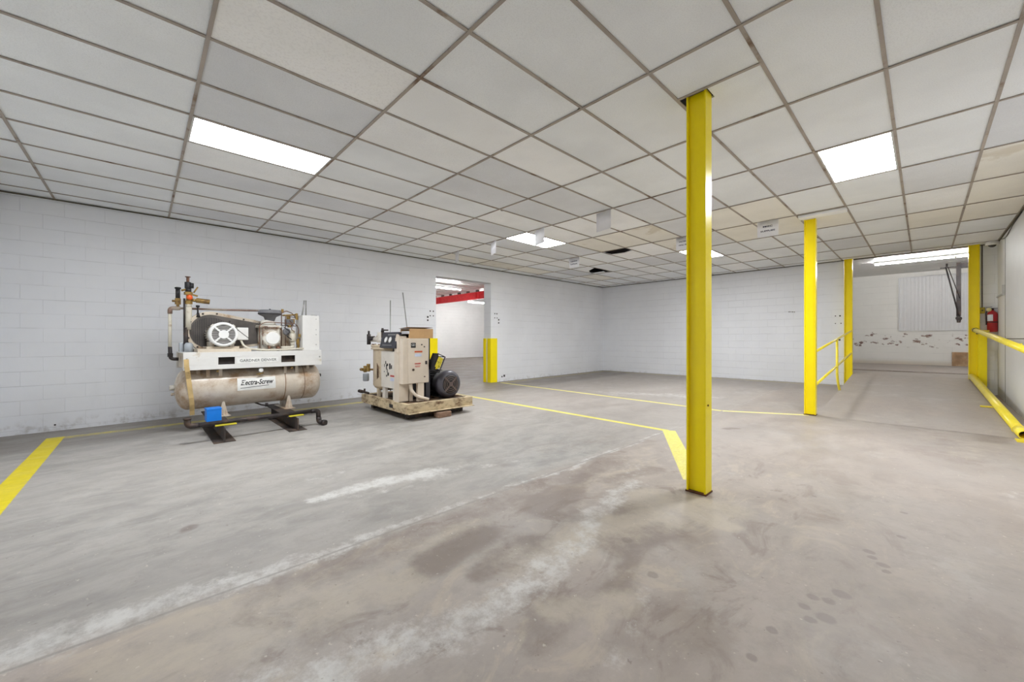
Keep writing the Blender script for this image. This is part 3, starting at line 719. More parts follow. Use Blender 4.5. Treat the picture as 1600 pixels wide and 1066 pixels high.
# ---------------------------------------------------------------- tank-mounted compressor
mat('tank_beige', (212, 201, 186), .36, var=.07, scale=3, dirt=(160, 128, 94), dirt_amt=.45, dirt_scale=2.6, edge=.14, coat=.3)
mat('frame_white', (222, 221, 218), .45, var=.04, dirt=(190, 176, 150), dirt_amt=.30, dirt_scale=4)
mat('cast_white', (214, 210, 200), .5, var=.12, scale=9, dirt=(150, 122, 92), dirt_amt=.42, dirt_scale=7, edge=.10)
mat('guard_beige', (208, 196, 178), .5, var=.1, scale=5, dirt=(160, 128, 96), dirt_amt=.40, dirt_scale=6, edge=.12)
mat('guard_mesh', (96, 90, 86), .7, var=.3)
mat('copper_brown', (120, 88, 70), .45, .4, var=.3, scale=20)
mat('brass', (170, 140, 80), .4, .5, var=.3, scale=20, dirt=(110, 84, 60), dirt_amt=.4)
mat('orange_knob', (232, 96, 30), .4)
mat('galv', (165, 165, 163), .4, .6, var=.2)
mat('filter_grey', (112, 112, 116), .5, var=.2)
mat('rubber_black', (36, 34, 36), .6, var=.2)
mat('strap_tan', (204, 176, 122), .6, var=.2, dirt=(140, 104, 60), dirt_amt=.38)
mat('blue_plastic', (24, 132, 236), .4, var=.04)
mat('pipe_cream', (206, 200, 184), .5, var=.1, dirt=(140, 110, 80), dirt_amt=.36)
mat('pipe_brown', (128, 104, 92), .5, .2, var=.3, dirt=(170, 160, 148), dirt_amt=.45)
mat('white_label', (235, 235, 232), .4)
mat('letter_black', (26, 26, 30), .5)
mat('skid_dark', (62, 54, 50), .7, var=.35, dirt=(100, 84, 72), dirt_amt=.45)
mat('yellow_dull', (214, 200, 50), .5, var=.2, dirt=(110, 90, 40), dirt_amt=.35)
mat('glass_grey', (170, 176, 182), .15)
mat('weld_brown', (150, 120, 92), .7, var=.2)

def islands(m, name, mt, parent):
    bm = m.bm; seen = set(); out = []
    bm.verts.ensure_lookup_table()
    for v in bm.verts:
        if v in seen: continue
        st, comp = [v], set([v])
        while st:
            a = st.pop()
            for e in a.link_edges:
                b = e.other_vert(a)
                if b not in comp: comp.add(b); st.append(b)
        seen |= comp
        q = MB(); mp = {a: q.bm.verts.new(a.co) for a in comp}
        for f in {f for a in comp for f in a.link_faces}:
            nf = q.bm.faces.new([mp[a] for a in f.verts]); nf.smooth = f.smooth
        out.append(q.build(name, mt, parent))
    bm.free(); return out
C1 = (-7.05, 1.25, ZC-1.287)
K = thing('tank_air_compressor', 'beige air compressor on a long horizontal tank with fan motor and belt guard on top', 'air compressor', C1, math.radians(92.5))
def P1(nm, mt, m, bevel=0., label=None, parent=None): return m.build(nm, mt, parent or K, bevel, label)
TZ, TR = .598, .29
m = MB(); prof = []
for k in range(9):
    a = PI/2*k/8; prof.append((max(.002, TR*math.sin(a)), -.935+.14*(1-math.cos(a))))
prof += [(TR, .3)] + [(r, -d) for r, d in prof[::-1]]
m.lathe(prof, (0, 0, TZ), (1, 0, 0), 48)
tank = P1('tank', 'tank_beige', m)
for x, mt in ((.355, 'weld_brown'), (.63, 'rust')):
    m = MB(); wd = .004 if mt == 'rust' else .008
    m.lathe([(TR-.002, -wd), (TR+.0018, -wd*.6), (TR+.0018, wd*.6), (TR-.002, wd)], (x, 0, TZ), (1, 0, 0), 48); P1('weld_seam', mt, m, parent=tank)
m = MB(); m.cyl((-.93, -.03, TZ+.03), (-.985, -.03, TZ+.03), .035, seg=12); m.cyl((-.93, -.02, TZ-.06), (-.97, -.02, TZ-.06), .02, seg=8); islands(m, 'end_port', 'cast_white', tank)
m = MB(); m.cyl((.925, -.05, TZ+.08), (.955, -.05, TZ+.08), .025, seg=12); P1('end_port', 'black_iron', m, parent=tank)
# sticker with script lettering, wrapped on the tank side
m = MB()
def on_tank(x, z, off): 
    a = math.asin((z-TZ)/TR); return Vector((x, -(TR+off)*math.cos(a), TZ+(TR+off)*math.sin(a)))
for k in range(8):
    z0, z1 = .545+.175*k/8, .545+.175*(k+1)/8
    m.quad(on_tank(-.27, z0, .0015), on_tank(.215, z0, .0015), on_tank(.215, z1, .0015), on_tank(-.27, z1, .0015))
P1('sticker', 'white_label', m, parent=tank)
def tank_text(body, size, xc, zc, width, **k):
    me = text_mesh(body, size, width=width, depth=.0004, **k)
    m = MB(); n0 = 0
    m.bm.from_mesh(me)
    for v in m.bm.verts:
        a = math.asin((zc-TZ)/TR)+v.co.y/TR; off = .0022+v.co.z
        v.co = Vector((xc+v.co.x, -(TR+off)*math.cos(a), TZ+(TR+off)*math.sin(a)))
    return m
P1('lettering', 'letter_black', tank_text('Electra-Screw', .10, -.03, .652, .42, shear=.35, bold=.0025), parent=tank)
m = MB()
for k in range(12):
    x0, x1 = -.235+.36*k/12, -.235+.36*(k+1)/12; f_ = lambda q: .578+.022*((q+.235)/.36)
    m.quad(on_tank(x0, f_(x0)-.004, .0024), on_tank(x1, f_(x1)-.004, .0024), on_tank(x1, f_(x1)+.003, .0024), on_tank(x0, f_(x0)+.003, .0024))
P1('underline', 'letter_black', m, parent=tank)
R25 = Matrix.Rotation(math.radians(-2.5), 4, 'Z')
for xs, xl in ((-.505, -.42), (.33, .42)):
    M = Matrix.Translation((xs, 0, 0)) @ R25
    m = MB(); m.box(-.112, .112, -1.10, .45, 0, .016, M); m.box(-.006, .006, -1.095, .45, .016, .185, M); m.box(-.10, .10, -.93, .45, .185, .198, M)
    if xs > 0: m.box(-.006, .05, -.2, .3, .016, .185, M)
    P1('skid_beam', 'skid_dark', m, .002, 'dark steel beam lying on the floor')
    m = MB(); m.box(-.085, .135 if xs < 0 else .10, -1.0, -.95, .199, .214, M); P1('tie_plate', 'yellow_dull', m, .002, 'yellow painted strip')
    m = MB()
    m.prism([(-.24, .205), (.24, .205), (.2, .40), (.12, .315), (-.12, .315), (-.2, .40)], .014, axes((xl-.007, 0, 0), (0, 1, 0), (0, 0, 1)))
    m.prism([(-.055, .205), (.055, .205), (.012, .405), (-.012, .405)], .012, axes((xl, -.20, 0), (1, 0, 0), (0, 0, 1)))
    m.box(xl-.075, xl+.075, -.28, .28, .198, .207)
    P1('leg', 'tank_beige', m, .001)
# frame above the tank: front channel with two slots
F0, F1, Z0, Z1 = -.875, .858, .872, 1.107
S = [(-.503, -.314), (.273, .464)]; zs0, zs1 = .935, 1.036
m = MB()
for y0, y1 in ((-.36, -.348), (.39, .40)):
    m.box(F0, F1, y0, y1, Z0, zs0); m.box(F0, F1, y0, y1, zs1, Z1)
    xs = [F0, S[0][0], S[0][1], S[1][0], S[1][1], F1]
    for a, b_ in ((0, 1), (2, 3), (4, 5)): m.box(xs[a], xs[b_], y0, y1, zs0, zs1)
m.box(F0, F1, -.348, -.30, Z0, Z0+.01); m.box(F0, F1, -.348, .39, Z1-.012, Z1)
m.box(F1-.012, F1, -.348, .39, Z0, Z1-.012)
frame = P1('frame', 'frame_white', m, .002)
m = MB(); m.box(F0+.02, F0+.03, -.348, .39, Z0+.02, Z1-.012); P1('end_plate', 'guard_beige', m)
for x, z in ((F0+.035, Z0+.15), (F1-.03, Z0+.13)):
    m = MB(); m.hex((x, -.36, z), (x, -.368, z), .012); P1('bolt', 'galv', m, parent=frame)
m = MB()
for xx in ((-.285, .235),):
    m.box(xx[0], xx[1], -.3613, -.36, .945, 1.012)
P1('name_plate', 'white_label', m, parent=frame, bevel=.0005)
m = MB(); text_mb(m, 'GARDNER DENVER', .055, (-.025, -.3615, .978), (1, 0, 0), (0, 0, 1), width=.46); P1('lettering', 'letter_black', m, parent=frame)
m = MB()
for x in (-.60, -.46, .36, .52): m.box(x-.02, x+.02, -.25, -.235, .76, Z0+.02); m.box(x-.02, x+.02, .2, .215, .76, Z0+.02)
for x in (-.7, .7): m.box(x-.02, x+.02, -.2, .2, .80, Z0+.03)
islands(m, 'saddle_bracket', 'tank_beige', K)
m = MB(); m.cyl((-.5, -.27, .84), (-.5, -.30, .84), .014, seg=8); m.cyl((.44, -.27, .84), (.44, -.3, .84), .012, seg=8); m.cyl((.0, -.245, .77), (.0, -.31, .77), .012, seg=8); m.cyl((-.04, -.31, .77), (.05, -.31, .785), .009, seg=8); islands(m, 'drain_cock', 'brass', K)
m = MB(); m.cyl((.013, -.30, .83), (.013, -.335, .83), .034, seg=24, bev=.004); g_ = P1('pressure_gauge', 'galv', m)
m = MB(); m.cyl((.013, -.3352, .83), (.013, -.337, .83), .027, seg=24); P1('dial', 'white_label', m, parent=g_)
m = MB(); m.tube([(-.02, -.05, .33), (.06, -.15, .29), (.12, -.19, .275), (.12, -.19, .30)], .012, 8); m.cyl((.12, -.19, .262), (.12, -.19, .315), .02, seg=10); P1('drain_pipe', 'black_iron', m)
m = MB(); m.box(F0+.05, F1-.05, -.30, -.28, Z0, Z1-.02); P1('slot_shade', 'skid_dark', m)  # dark sheet standing in for the shade behind the frame slots
# motor base and belt guard
m = MB(); m.box(-.72, -.10, -.30, .10, Z1, Z1+.045); m.box(-.62, -.24, -.26, .06, Z1+.045, Z1+.075); P1('motor_base', 'guard_beige', m, .003)
def teardrop(c0, r0, c1, r1, n=28):
    d = Vector((c1[0]-c0[0], c1[1]-c0[1])); L = d.length; th = math.atan2(d.y, d.x); ph = math.acos((r0-r1)/L)
    pts = [(c0[0]+r0*math.cos(th+ph+(2*PI-2*ph)*k/n), c0[1]+r0*math.sin(th+ph+(2*PI-2*ph)*k/n)) for k in range(n+1)]
    pts += [(c1[0]+r1*math.cos(th-ph+2*ph*k/12), c1[1]+r1*math.sin(th-ph+2*ph*k/12)) for k in range(13)]
    return pts
GB = ((-.52, 1.395), (.26, 1.37))
def guard(r0, r1, y0, y1, m):
    m.prism(teardrop(GB[0], r0, GB[1], r1), abs(y1-y0), axes((0, y1, 0), (1, 0, 0), (0, 0, 1))); return m
gd = P1('belt_guard', 'guard_beige', guard(.292, .16, .08, .24, MB()), .004)
m = guard(.245, .125, .074, .08, MB()); gm = P1('guard_face', 'guard_mesh', m, parent=gd)
m = MB()
for k in range(22):
    x = -.755+.02*k; dz = math.sqrt(max(0, .238**2-(x-GB[0][0])**2))
    m.box(x-.003, x+.003, .068, .074, GB[0][1]-dz, GB[0][1]+dz*.86)
islands(m, 'louvre', 'black_paint', gd)
for a in (35, 75, 110, 150, 200, 235):
    a = math.radians(a); x, z = GB[0][0]+.27*math.cos(a), GB[0][1]+.27*math.sin(a)
    m = MB(); m.hex((x, .08, z), (x, .068, z), .013); P1('bolt', 'black_iron', m, parent=gd)
for x, z in ((-.12, 1.585), (.1, 1.535)):
    m = MB(); m.hex((x, .08, z), (x, .068, z), .012); P1('bolt', 'black_iron', m, parent=gd)
# motor
MX, MZ = -.437, 1.352
m = MB(); m.lathe([(.13, .07), (.15, .05), (.15, -.22), (.158, -.235), (.158, -.26)], (MX, 0, MZ), (0, 1, 0), 36)
for k in range(30):
    a = 2*PI*k/30; M = Matrix.Translation((MX, 0, MZ)) @ Matrix.Rotation(a, 4, 'Y'); m.box(-.003, .003, -.21, .03, .149, .166, M)
mo = P1('motor_body', 'cast_white', m)
m = MB(); m.lathe([(.170, -.22), (.172, -.30), (.166, -.330), (.138, -.336), (.134, -.325), (.150, -.25), (.165, -.22)], (MX, 0, MZ), (0, 1, 0), 40, closed=False)
for a in (45, 135, 225, 315):
    M = Matrix.Translation((MX, 0, MZ)) @ Matrix.Rotation(math.radians(a), 4, 'Y'); m.box(-.011, .011, -.336, -.326, .05, .142, M)
fc = P1('fan_cover', 'white_gloss', m, parent=mo)
m = MB(); m.cyl((MX, -.30, MZ), (MX, -.31, MZ), .15, seg=32); P1('fan_recess', 'guard_mesh', m, parent=mo)
m = MB()
for k in range(-5, 6):
    z = .023*k; dx = math.sqrt(.135**2-z*z); m.box(MX-dx, MX+dx, -.330, -.326, MZ+z-.0028, MZ+z+.0028)
P1('grille', 'frame_white', m, parent=mo)
m = MB(); m.cyl((MX, -.325, MZ), (MX, -.340, MZ), .060, seg=28, bev=.004); P1('hub_cap', 'white_gloss', m, parent=mo)
for a in (45, 135, 225, 315):
    M = Matrix.Translation((MX, 0, MZ)) @ Matrix.Rotation(math.radians(a), 4, 'Y'); m = MB(); m.box(-.02, .02, -.30, -.27, .165, .185, M); P1('lug', 'cast_white', m, parent=mo)
m = MB(); m.box(MX-.14, MX-.09, -.22, .03, Z1+.075, MZ-.1); m.box(MX+.09, MX+.14, -.22, .03, Z1+.075, MZ-.1); islands(m, 'foot', 'cast_white', mo)
m = MB(); m.box(-.262, -.125, -.24, -.13, 1.275, 1.455); jb = P1('junction_box', 'frame_white', m, .008)
m = MB(); m.cbox((-.19, -.2415, 1.36), (.19, .002, .008), Matrix.Rotation(math.radians(42), 3, 'Y')); P1('seam', 'letter_black', m, parent=jb)
# compressor head
hx, hz = .165, 1.30
m = MB(); m.lathe([(.105, 0), (.125, .02), (.125, .06), (.14, .075), (.14, .20), (.12, .24)], (hx, -.29, hz), (0, 1, 0), 28)
hd = P1('compressor_head', 'cast_white', m)
m = MB(); m.box(hx-.11, hx+.13, -.20, .05, Z1, 1.50); m.box(hx-.14, hx+.15, -.22, .06, 1.46, 1.50); m.lathe([(.10, 0), (.10, .05), (.07, .08)], (hx, -.08, 1.50), (0, 0, 1), 24); P1('housing', 'cast_white', m, .008, parent=hd)
m = MB(); m.lathe([(.088, 0), (.095, .008), (.095, .03)], (hx+.01, -.305, hz), (0, 1, 0), 28); P1('end_cover', 'white_gloss', m, parent=hd)
for k in range(8):
    a = 2*PI*k/8+.2; m = MB(); m.hex((hx+.112*math.cos(a), -.292, hz+.112*math.sin(a)), (hx+.112*math.cos(a), -.275, hz+.112*math.sin(a)), .012); P1('bolt', 'cast_white', m, parent=hd)
m = MB()
for k in range(7): m.box(hx-.08+.026*k, hx-.068+.026*k, -.232, -.22, 1.44, 1.475)
m.cyl((hx-.03, -.25, 1.2), (hx-.03, -.28, 1.12), .02, seg=10); m.cyl((hx+.09, -.25, 1.17), (hx+.09, -.29, 1.125), .03, seg=10)
islands(m, 'fin', 'copper_brown', hd)
m = MB(); m.lathe([(.05, -.11), (.058, -.10), (.085, -.03), (.145, 0), (.155, .01), (.155, .06), (.14, .075), (.03, .08)], (.186, -.10, 1.66), (0, 0, 1), 32)
af = P1('air_filter', 'filter_grey', m)
m = MB(); m.lathe([(.157, 0), (.159, .003), (.159, .012), (.157, .015)], (.186, -.10, 1.668), (0, 0, 1), 32); m.cyl((.186, -.1, 1.735), (.186, -.1, 1.755), .012, seg=8); P1('clamp_band', 'rubber_black', m, parent=af)
m = MB(); m.cyl((.186, -.1, 1.48), (.186, -.1, 1.56), .05, .05, 20); P1('intake_neck', 'rubber_black', m, parent=af)
# copper lines, valves and oil filter right of the head
m = MB()
m.tube([(.33, -.16, 1.10), (.33, -.16, 1.70), (.40, -.16, 1.73), (.50, -.10, 1.70), (.55, -.08, 1.64)], .007, 8, fillet=.03)
m.tube([(.375, -.20, 1.12), (.375, -.20, 1.66), (.56, -.12, 1.62)], .006, 8, fillet=.03)
m.tube([(.01, -.28, 1.15), (.005, -.28, 1.50), (.10, -.24, 1.545), (.52, -.22, 1.53), (.56, -.22, 1.45), (.55, -.2, 1.2)], .006, 8, fillet=.04)
m.tube([(.05, -.27, 1.20), (.05, -.27, 1.47), (.12, -.24, 1.48)], .006, 8, fillet=.03)
m.tube([(.43, -.15, 1.6), (.48, -.22, 1.52), (.44, -.25, 1.44), (.50, -.22, 1.40)], .006, 8, fillet=.03)
islands(m, 'copper_line', 'copper_brown', K)
m = MB(); m.cyl((.475, -.2, 1.25), (.475, -.2, 1.38), .048, seg=20, bev=.006); m.cyl((.475, -.2, 1.38), (.475, -.2, 1.43), .032, seg=12); m.cyl((.475, -.2, 1.18), (.475, -.2, 1.25), .03, seg=14)
m.tube([(.475, -.2, 1.19), (.475, -.22, 1.155), (.40, -.24, 1.15), (.30, -.24, 1.15)], .028, 12, fillet=.03); P1('oil_filter', 'pipe_cream', m)
m = MB()
for (x, y, z, r_, h_) in ((.44, -.12, 1.60, .03, .06), (.50, -.14, 1.54, .025, .07), (.56, -.12, 1.60, .02, .10), (.55, -.2, 1.20, .02, .08), (.43, -.2, 1.47, .028, .04), (.36, -.1, 1.70, .018, .06), (.56, -.25, 1.32, .018, .05)):
    m.hex((x, y, z), (x, y, z+h_), r_)
m.cyl((.36, -.1, 1.66), (.55, -.1, 1.68), .012, seg=8); m.cyl((.56, -.2, 1.13), (.56, -.2, 1.3), .016, seg=8); islands(m, 'fitting', 'brass', K)
m = MB(); m.box(.40, .50, -.17, -.06, 1.50, 1.60); m.lathe([(.05, 0), (.055, .01), (.055, .04), (.04, .05)], (.39, -.16, 1.40), (.2, -1, .1), 18); P1('regulator', 'filter_grey', m, .004)
m = MB(); m.tube([(.34, -.25, 1.47), (.42, -.28, 1.40), (.36, -.28, 1.34), (.44, -.27, 1.28)], .008, 8, fillet=.03); m.tube([(.30, -.2, 1.5), (.42, -.22, 1.49), (.55, -.2, 1.5)], .006, 8); islands(m, 'wire', 'rubber_black', K)
m = MB(); m.lathe([(.12, 0), (.13, .01), (.13, .28), (.11, .31)], (.42, .10, 1.12), (0, 0, 1), 24); P1('separator', 'guard_beige', m)
# electrical enclosure
m = MB(); m.box(.59, .845, -.30, .02, Z1, 1.668); eb = P1('electrical_box', 'frame_white', m, .006)
for z in (1.20, 1.36, 1.44, 1.61): 
    m = MB(); m.cyl((.795, -.30, z), (.795, -.306, z), .007, seg=8); P1('screw', 'galv', m, parent=eb)
m = MB(); m.box(.75, .83, -.25, -.15, 1.668, 1.676); P1('gland_plate', 'rubber_black', m, parent=eb)
m = MB(); m.cyl((.615, -.2, 1.66), (.648, -.2, 1.91), .011, seg=10); P1('conduit_stub', 'galv', m)
m = MB(); m.cyl((.70, -.12, 1.66), (.70, -.12, 1.92), .010, seg=10); P1('conduit_stub', 'galv', m)
# pipework on the left
m = MB(); m.tube([(-.960, .2, 1.66), (-.960, .2, 1.13)], .020, 12); P1('riser_pipe', 'pipe_cream', m)
m = MB(); m.tube([(-.960, .2, 1.18), (-.955, .2, 1.01), (-.87, .2, 1.005)], .023, 12, fillet=.05); m.hex((-.958, .2, 1.04), (-.958, .2, 1.09), .03); P1('elbow', 'black_iron', m)
m = MB(); m.tube([(-.960, .2, 1.64), (-.960, .2, 1.72), (-.85, .2, 1.722)], .027, 12, fillet=.06); P1('elbow', 'pipe_brown', m)
m = MB(); m.tube([(-.86, .2, 1.722), (-.3, .2, 1.728), (.14, .12, 1.735), (.36, .0, 1.735)], .015, 10); m.hex((-.80, .2, 1.722), (-.75, .2, 1.722), .026); m.hex((-.905, .2, 1.722), (-.87, .2, 1.722), .03); P1('air_line', 'pipe_brown', m)
m = MB(); m.cyl((-.876, .2, 1.73), (-.876, .2, 1.80), .018, seg=10); m.hex((-.876, .2, 1.775), (-.876, .2, 1.86), .034); m.cyl((-.876, .2, 1.82), (-.935, .17, 1.82), .016, seg=10); P1('relief_valve', 'brass', m)
m = MB(); m.cyl((-.876, .2, 1.86), (-.876, .2, 1.995), .026, seg=14); m.lathe([(.026, 0), (.036, .004), (.036, .02), (.028, .026)], (-.876, .2, 1.992), (0, 0, 1), 14); P1('valve_sleeve', 'black_paint', m)
rx, ry = -.768, .10
m = MB(); m.tube([(rx-.03, ry, 1.11), (rx-.03, ry, 1.45)], .03, 12); m.cyl((rx-.045, ry+.03, 1.40), (rx-.045, ry+.03, 1.86), .012, seg=8); P1('riser_pipe', 'black_iron', m)
m = MB(); m.cyl((rx, ry, 1.42), (rx, ry, 1.74), .037, seg=18); m.cyl((rx, ry, 1.74), (rx, ry, 1.79), .031, seg=14); P1('riser_pipe', 'pipe_cream', m, label='cream coated riser')
m = MB(); m.hex((rx, ry, 1.78), (rx, ry, 1.83), .042); m.hex((rx-.005, ry, 1.91), (rx-.005, ry, 1.95), .05); m.cyl((rx, ry, 1.83), (rx, ry, 1.92), .03, seg=12)
m.cyl((rx-.005, ry-.0, 1.93), (rx+.10, ry, 1.90), .012, seg=8); m.cyl((rx+.055, ry, 1.945), (rx+.10, ry-.01, 2.03), .009, seg=8); m.cyl((rx-.08, ry, 1.965), (rx-.03, ry, 1.985), .014, seg=8); P1('valve_body', 'brass', m)
m = MB(); m.ball((rx+.005, ry-.035, 1.875), .036, sc=(1, .8, 1.1)); P1('valve_handle', 'orange_knob', m)
m = MB(); m.cyl((rx-.005, ry, 1.95), (rx-.005, ry, 2.0), .034, seg=14); m.cyl((rx-.01, ry, 2.0), (rx-.01, ry, 2.09), .036, seg=16, bev=.004); m.cyl((rx+.03, ry-.02, 2.005), (rx+.03, ry-.02, 2.075), .024, seg=12); P1('solenoid', 'black_paint', m)
m = MB(); m.cyl((rx-.01, ry, 2.08), (rx-.01, ry, 2.16), .018, seg=10); m.lathe([(.02, 0), (.032, .004), (.032, .012)], (rx-.01, ry, 2.155), (0, 0, 1), 12); P1('valve_stem', 'copper_brown', m)
m = MB(); m.tube([(rx+.03, ry, 1.84), (rx+.09, ry, 1.835)], .022, 10); m.cyl((rx+.08, ry, 1.84), (rx+.235, ry-.02, 1.825), .034, seg=16, bev=.004); P1('strainer', 'brass', m)
m = MB(); m.cyl((rx+.10, ry, 1.77), (rx+.10, ry, 1.74), .022, seg=12); m.cyl((rx+.10, ry, 1.74), (rx+.10, ry, 1.66), .010, seg=8); m.cyl((rx+.10, ry-.01, 1.66), (rx+.105, ry-.01, 1.60), .014, .028, 12); P1('oiler', 'rubber_black', m)
m = MB(); m.box(-.865, -.80, .12, .25, Z1, 1.235); m.lathe([(.05, 0), (.052, .005), (.052, .10), (.03, .13)], (-.775, .05, Z1), (0, 0, 1), 18); P1('separator_bowl', 'glass_grey', m, .008)
m = MB(); m.tube([(-.215, -.20, 1.28), (-.19, -.26, 1.19), (-.12, -.29, 1.145), (.05, -.33, 1.125), (.35, -.33, 1.128), (.60, -.31, 1.14)], .014, 10, fillet=.05); P1('hose', 'pipe_cream', m)
# tan strap hanging over the frame and tank
m = MB(); pts = [(-.845, -.366, 1.02), (-.842, -.372, .93), (-.832, -.366, .86), (-.815, -.31, .76), (-.80, -.300, .62), (-.785, -.285, .50), (-.772, -.245, .40), (-.765, -.19, .31), (-.762, -.17, .25)]
for a, b_ in zip(pts, pts[1:]):
    a, b_ = Vector(a), Vector(b_); dz = (b_-a); nrm = Vector((0, -1, 0)); tn = nrm.cross(dz).normalized(); n2 = dz.cross(tn).normalized()*.003
    s_ = tn*.026
    m._faces([a-s_-n2, a+s_-n2, b_+s_-n2, b_-s_-n2, a-s_+n2, a+s_+n2, b_+s_+n2, b_-s_+n2], [(0, 1, 2, 3), (7, 6, 5, 4), (0, 3, 7, 4), (1, 5, 6, 2), (0, 4, 5, 1), (3, 2, 6, 7)])
P1('strap', 'strap_tan', m)

# black pipe laid across the beams
zb_ = ZC-1.287+.230
r = thing('loose_pipe', 'black steel pipe with elbows laid across the dark floor beams under the tank', 'pipe', (-6.14, 1.15, zb_)); O = Vector(r.location)
m = MB(); m.tube(rel((-6.10, .47, zb_), (-6.17, 1.85, zb_)), .028, 14); m.build('pipe', 'black_iron', r)
m = MB(); m.tube(rel((-6.105, .50, zb_), (-6.10, .40, zb_), (-6.10, .395, zb_+.10)), .034, 14, fillet=.05); m.cyl(*rel((-6.10, .395, zb_+.085), (-6.10, .395, zb_+.105)), .042, seg=14); m.build('elbow', 'black_iron', r)
m = MB(); m.tube(rel((-6.165, 1.80, zb_), (-6.17, 1.90, zb_), (-6.17, 1.905, zb_-.15)), .032, 14, fillet=.05); m.build('elbow', 'black_iron', r)
m = MB(); m.tube(rel((-6.17, 1.905, zb_-.10), (-6.165, 1.91, zb_-.17), (-6.10, 1.96, zb_-.185)), .036, 14, fillet=.05); m.cyl(*rel((-6.12, 1.945, zb_-.182), (-6.08, 1.975, zb_-.187)), .046, seg=14); m.build('elbow', 'black_iron', r)
bz = ZC-1.287+.199
r = thing('blue_box', 'small bright blue box sitting on the left floor beam under the tank', 'box', (-6.52, .69, bz), math.radians(2))
m = MB(); m.box(-.085, .085, -.08, .08, 0, .165); m.build('body', 'blue_plastic', r, .004)
m = MB(); m.box(-.088, .088, -.083, .083, .150, .172); m.build('lid', 'blue_plastic', r, .003)

# ---------------------------------------------------------------- skid-mounted screw compressor
mat('skid_cream', (204, 186, 152), .6, var=.15, scale=5, dirt=(98, 66, 44), dirt_amt=.42, dirt_scale=7, edge=.14, stretch=(1, 1, 2.2), bump=.3)
mat('cab_beige', (216, 203, 186), .5, var=.05, dirt=(176, 150, 118), dirt_amt=.30, dirt_scale=4, edge=.1)
mat('cab_light', (220, 214, 204), .5, var=.06, dirt=(170, 150, 120), dirt_amt=.32, dirt_scale=5, edge=.1)
mat('tank_cream', (214, 198, 172), .5, var=.08, dirt=(140, 102, 62), dirt_amt=.36, dirt_scale=4, edge=.1, stretch=(1, 1, .5))
mat('panel_navy', (48, 48, 58), .45, var=.15)
mat('motor_grey', (78, 76, 84), .42, .2, var=.15, coat=.2)
mat('motor_dark', (40, 38, 40), .6, var=.3)
mat('motor_brown', (104, 88, 82), .6, var=.2)
mat('deck_rust', (118, 92, 70), .85, var=.35, scale=8, dirt=(52, 42, 36), dirt_amt=.48)
mat('cardboard', (196, 158, 112), .8, var=.08)
mat('cardboard_dark', (140, 104, 70), .85, var=.1)
mat('safety_orange', (206, 84, 30), .5)
mat('safety_red', (206, 70, 66), .5)
mat('pale_blue', (200, 208, 228), .5)
mat('wood_block', (140, 112, 92), .85, var=.3, scale=12, stretch=(1, 1, 4), bump=.5)
mat('yellow_label', (224, 206, 40), .5, var=.2, dirt=(50, 48, 40), dirt_amt=.42, dirt_scale=30)
G2 = Vector((-6.26, 3.57, floor_z(-6.26, 3.57)))
K2 = thing('skid_air_compressor', 'beige air compressor on a rusty steel skid with control cabinet, upright tank and black motor', 'air compressor', G2)
W = lambda X, Y, z: Vector((X-G2.x, Y-G2.y, ZC+z-G2.z))
def B(m, X0, X1, Y0, Y1, z0, z1, M=None):
    a, b_ = W(X0, Y0, z0), W(X1, Y1, z1); return m.box(a.x, b_.x, a.y, b_.y, a.z, b_.z)
def P2(nm, mt, m, bevel=0., label=None, parent=None): return m.build(nm, mt, parent or K2, bevel, label)
SB, ST = -1.155, -1.005
m = MB()
for (X0, X1, Y0, Y1) in ((-5.442, -5.43, 2.93, 4.21), (-7.09, -7.078, 2.93, 4.21), (-7.078, -5.442, 2.93, 2.942), (-7.078, -5.442, 4.198, 4.21)): B(m, X0, X1, Y0, Y1, SB, ST)
for z0, z1 in ((SB, SB+.012), (ST-.012, ST)):
    B(m, -5.51, -5.442, 2.942, 4.198, z0, z1); B(m, -7.078, -7.01, 2.942, 4.198, z0, z1); B(m, -7.01, -5.51, 2.942, 3.01, z0, z1); B(m, -7.01, -5.51, 4.13, 4.198, z0, z1)
B(m, -5.425, -5.36, 2.94, 4.20, SB+.0, SB+.010)
sk = P2('skid_frame', 'skid_cream', m, .003)
m = MB(); B(m, -7.01, -5.51, 3.01, 4.13, ST-.03, ST-.014); P2('deck', 'deck_rust', m)
m = MB(); B(m, -5.98, -5.86, 2.926, 2.93, SB+.045, SB+.10); P2('fork_slot', 'black_paint', m, parent=sk)
m = MB(); zf = G2.z-ZC
for X in (-5.62, -6.9): B(m, X-.05, X+.05, 3.05, 4.1, zf+.008, SB)
P2('bearer', 'skid_dark', m)
# separator tank
tx_, ty_ = -6.72, 3.27
m = MB(); pr = [(.02, -.93), (.14, -.915), (.23, -.87), (.26, -.82), (.26, -.18), (.262, -.17)]
m.lathe([(r_, z-(-.93)) for r_, z in pr], W(tx_, ty_, -.93), (0, 0, 1), 40); st_ = P2('separator_tank', 'tank_cream', m)
m = MB(); m.lathe([(.29, 0), (.30, .005), (.30, .03), (.285, .036), (.285, .045), (.30, .05), (.30, .075), (.27, .085), (.10, .09)], W(tx_, ty_, -.185), (0, 0, 1), 40); P2('tank_flange', 'tank_cream', m, parent=st_)
for k in range(12):
    a = 2*PI*k/12; m = MB(); p = W(tx_+.275*math.cos(a), ty_+.275*math.sin(a), -.112); m.hex(p, p+Vector((0, 0, .025)), .014); P2('bolt', 'copper_brown', m, parent=st_)
for a in (3.6, 4.9, 1.8):
    m = MB(); p = W(tx_+.2*math.cos(a), ty_+.2*math.sin(a), -1.015); m.cbox(p+Vector((0, 0, .07)), (.05, .05, .16)); P2('leg', 'tank_cream', m, parent=st_)
m = MB(); a_ = 5.0
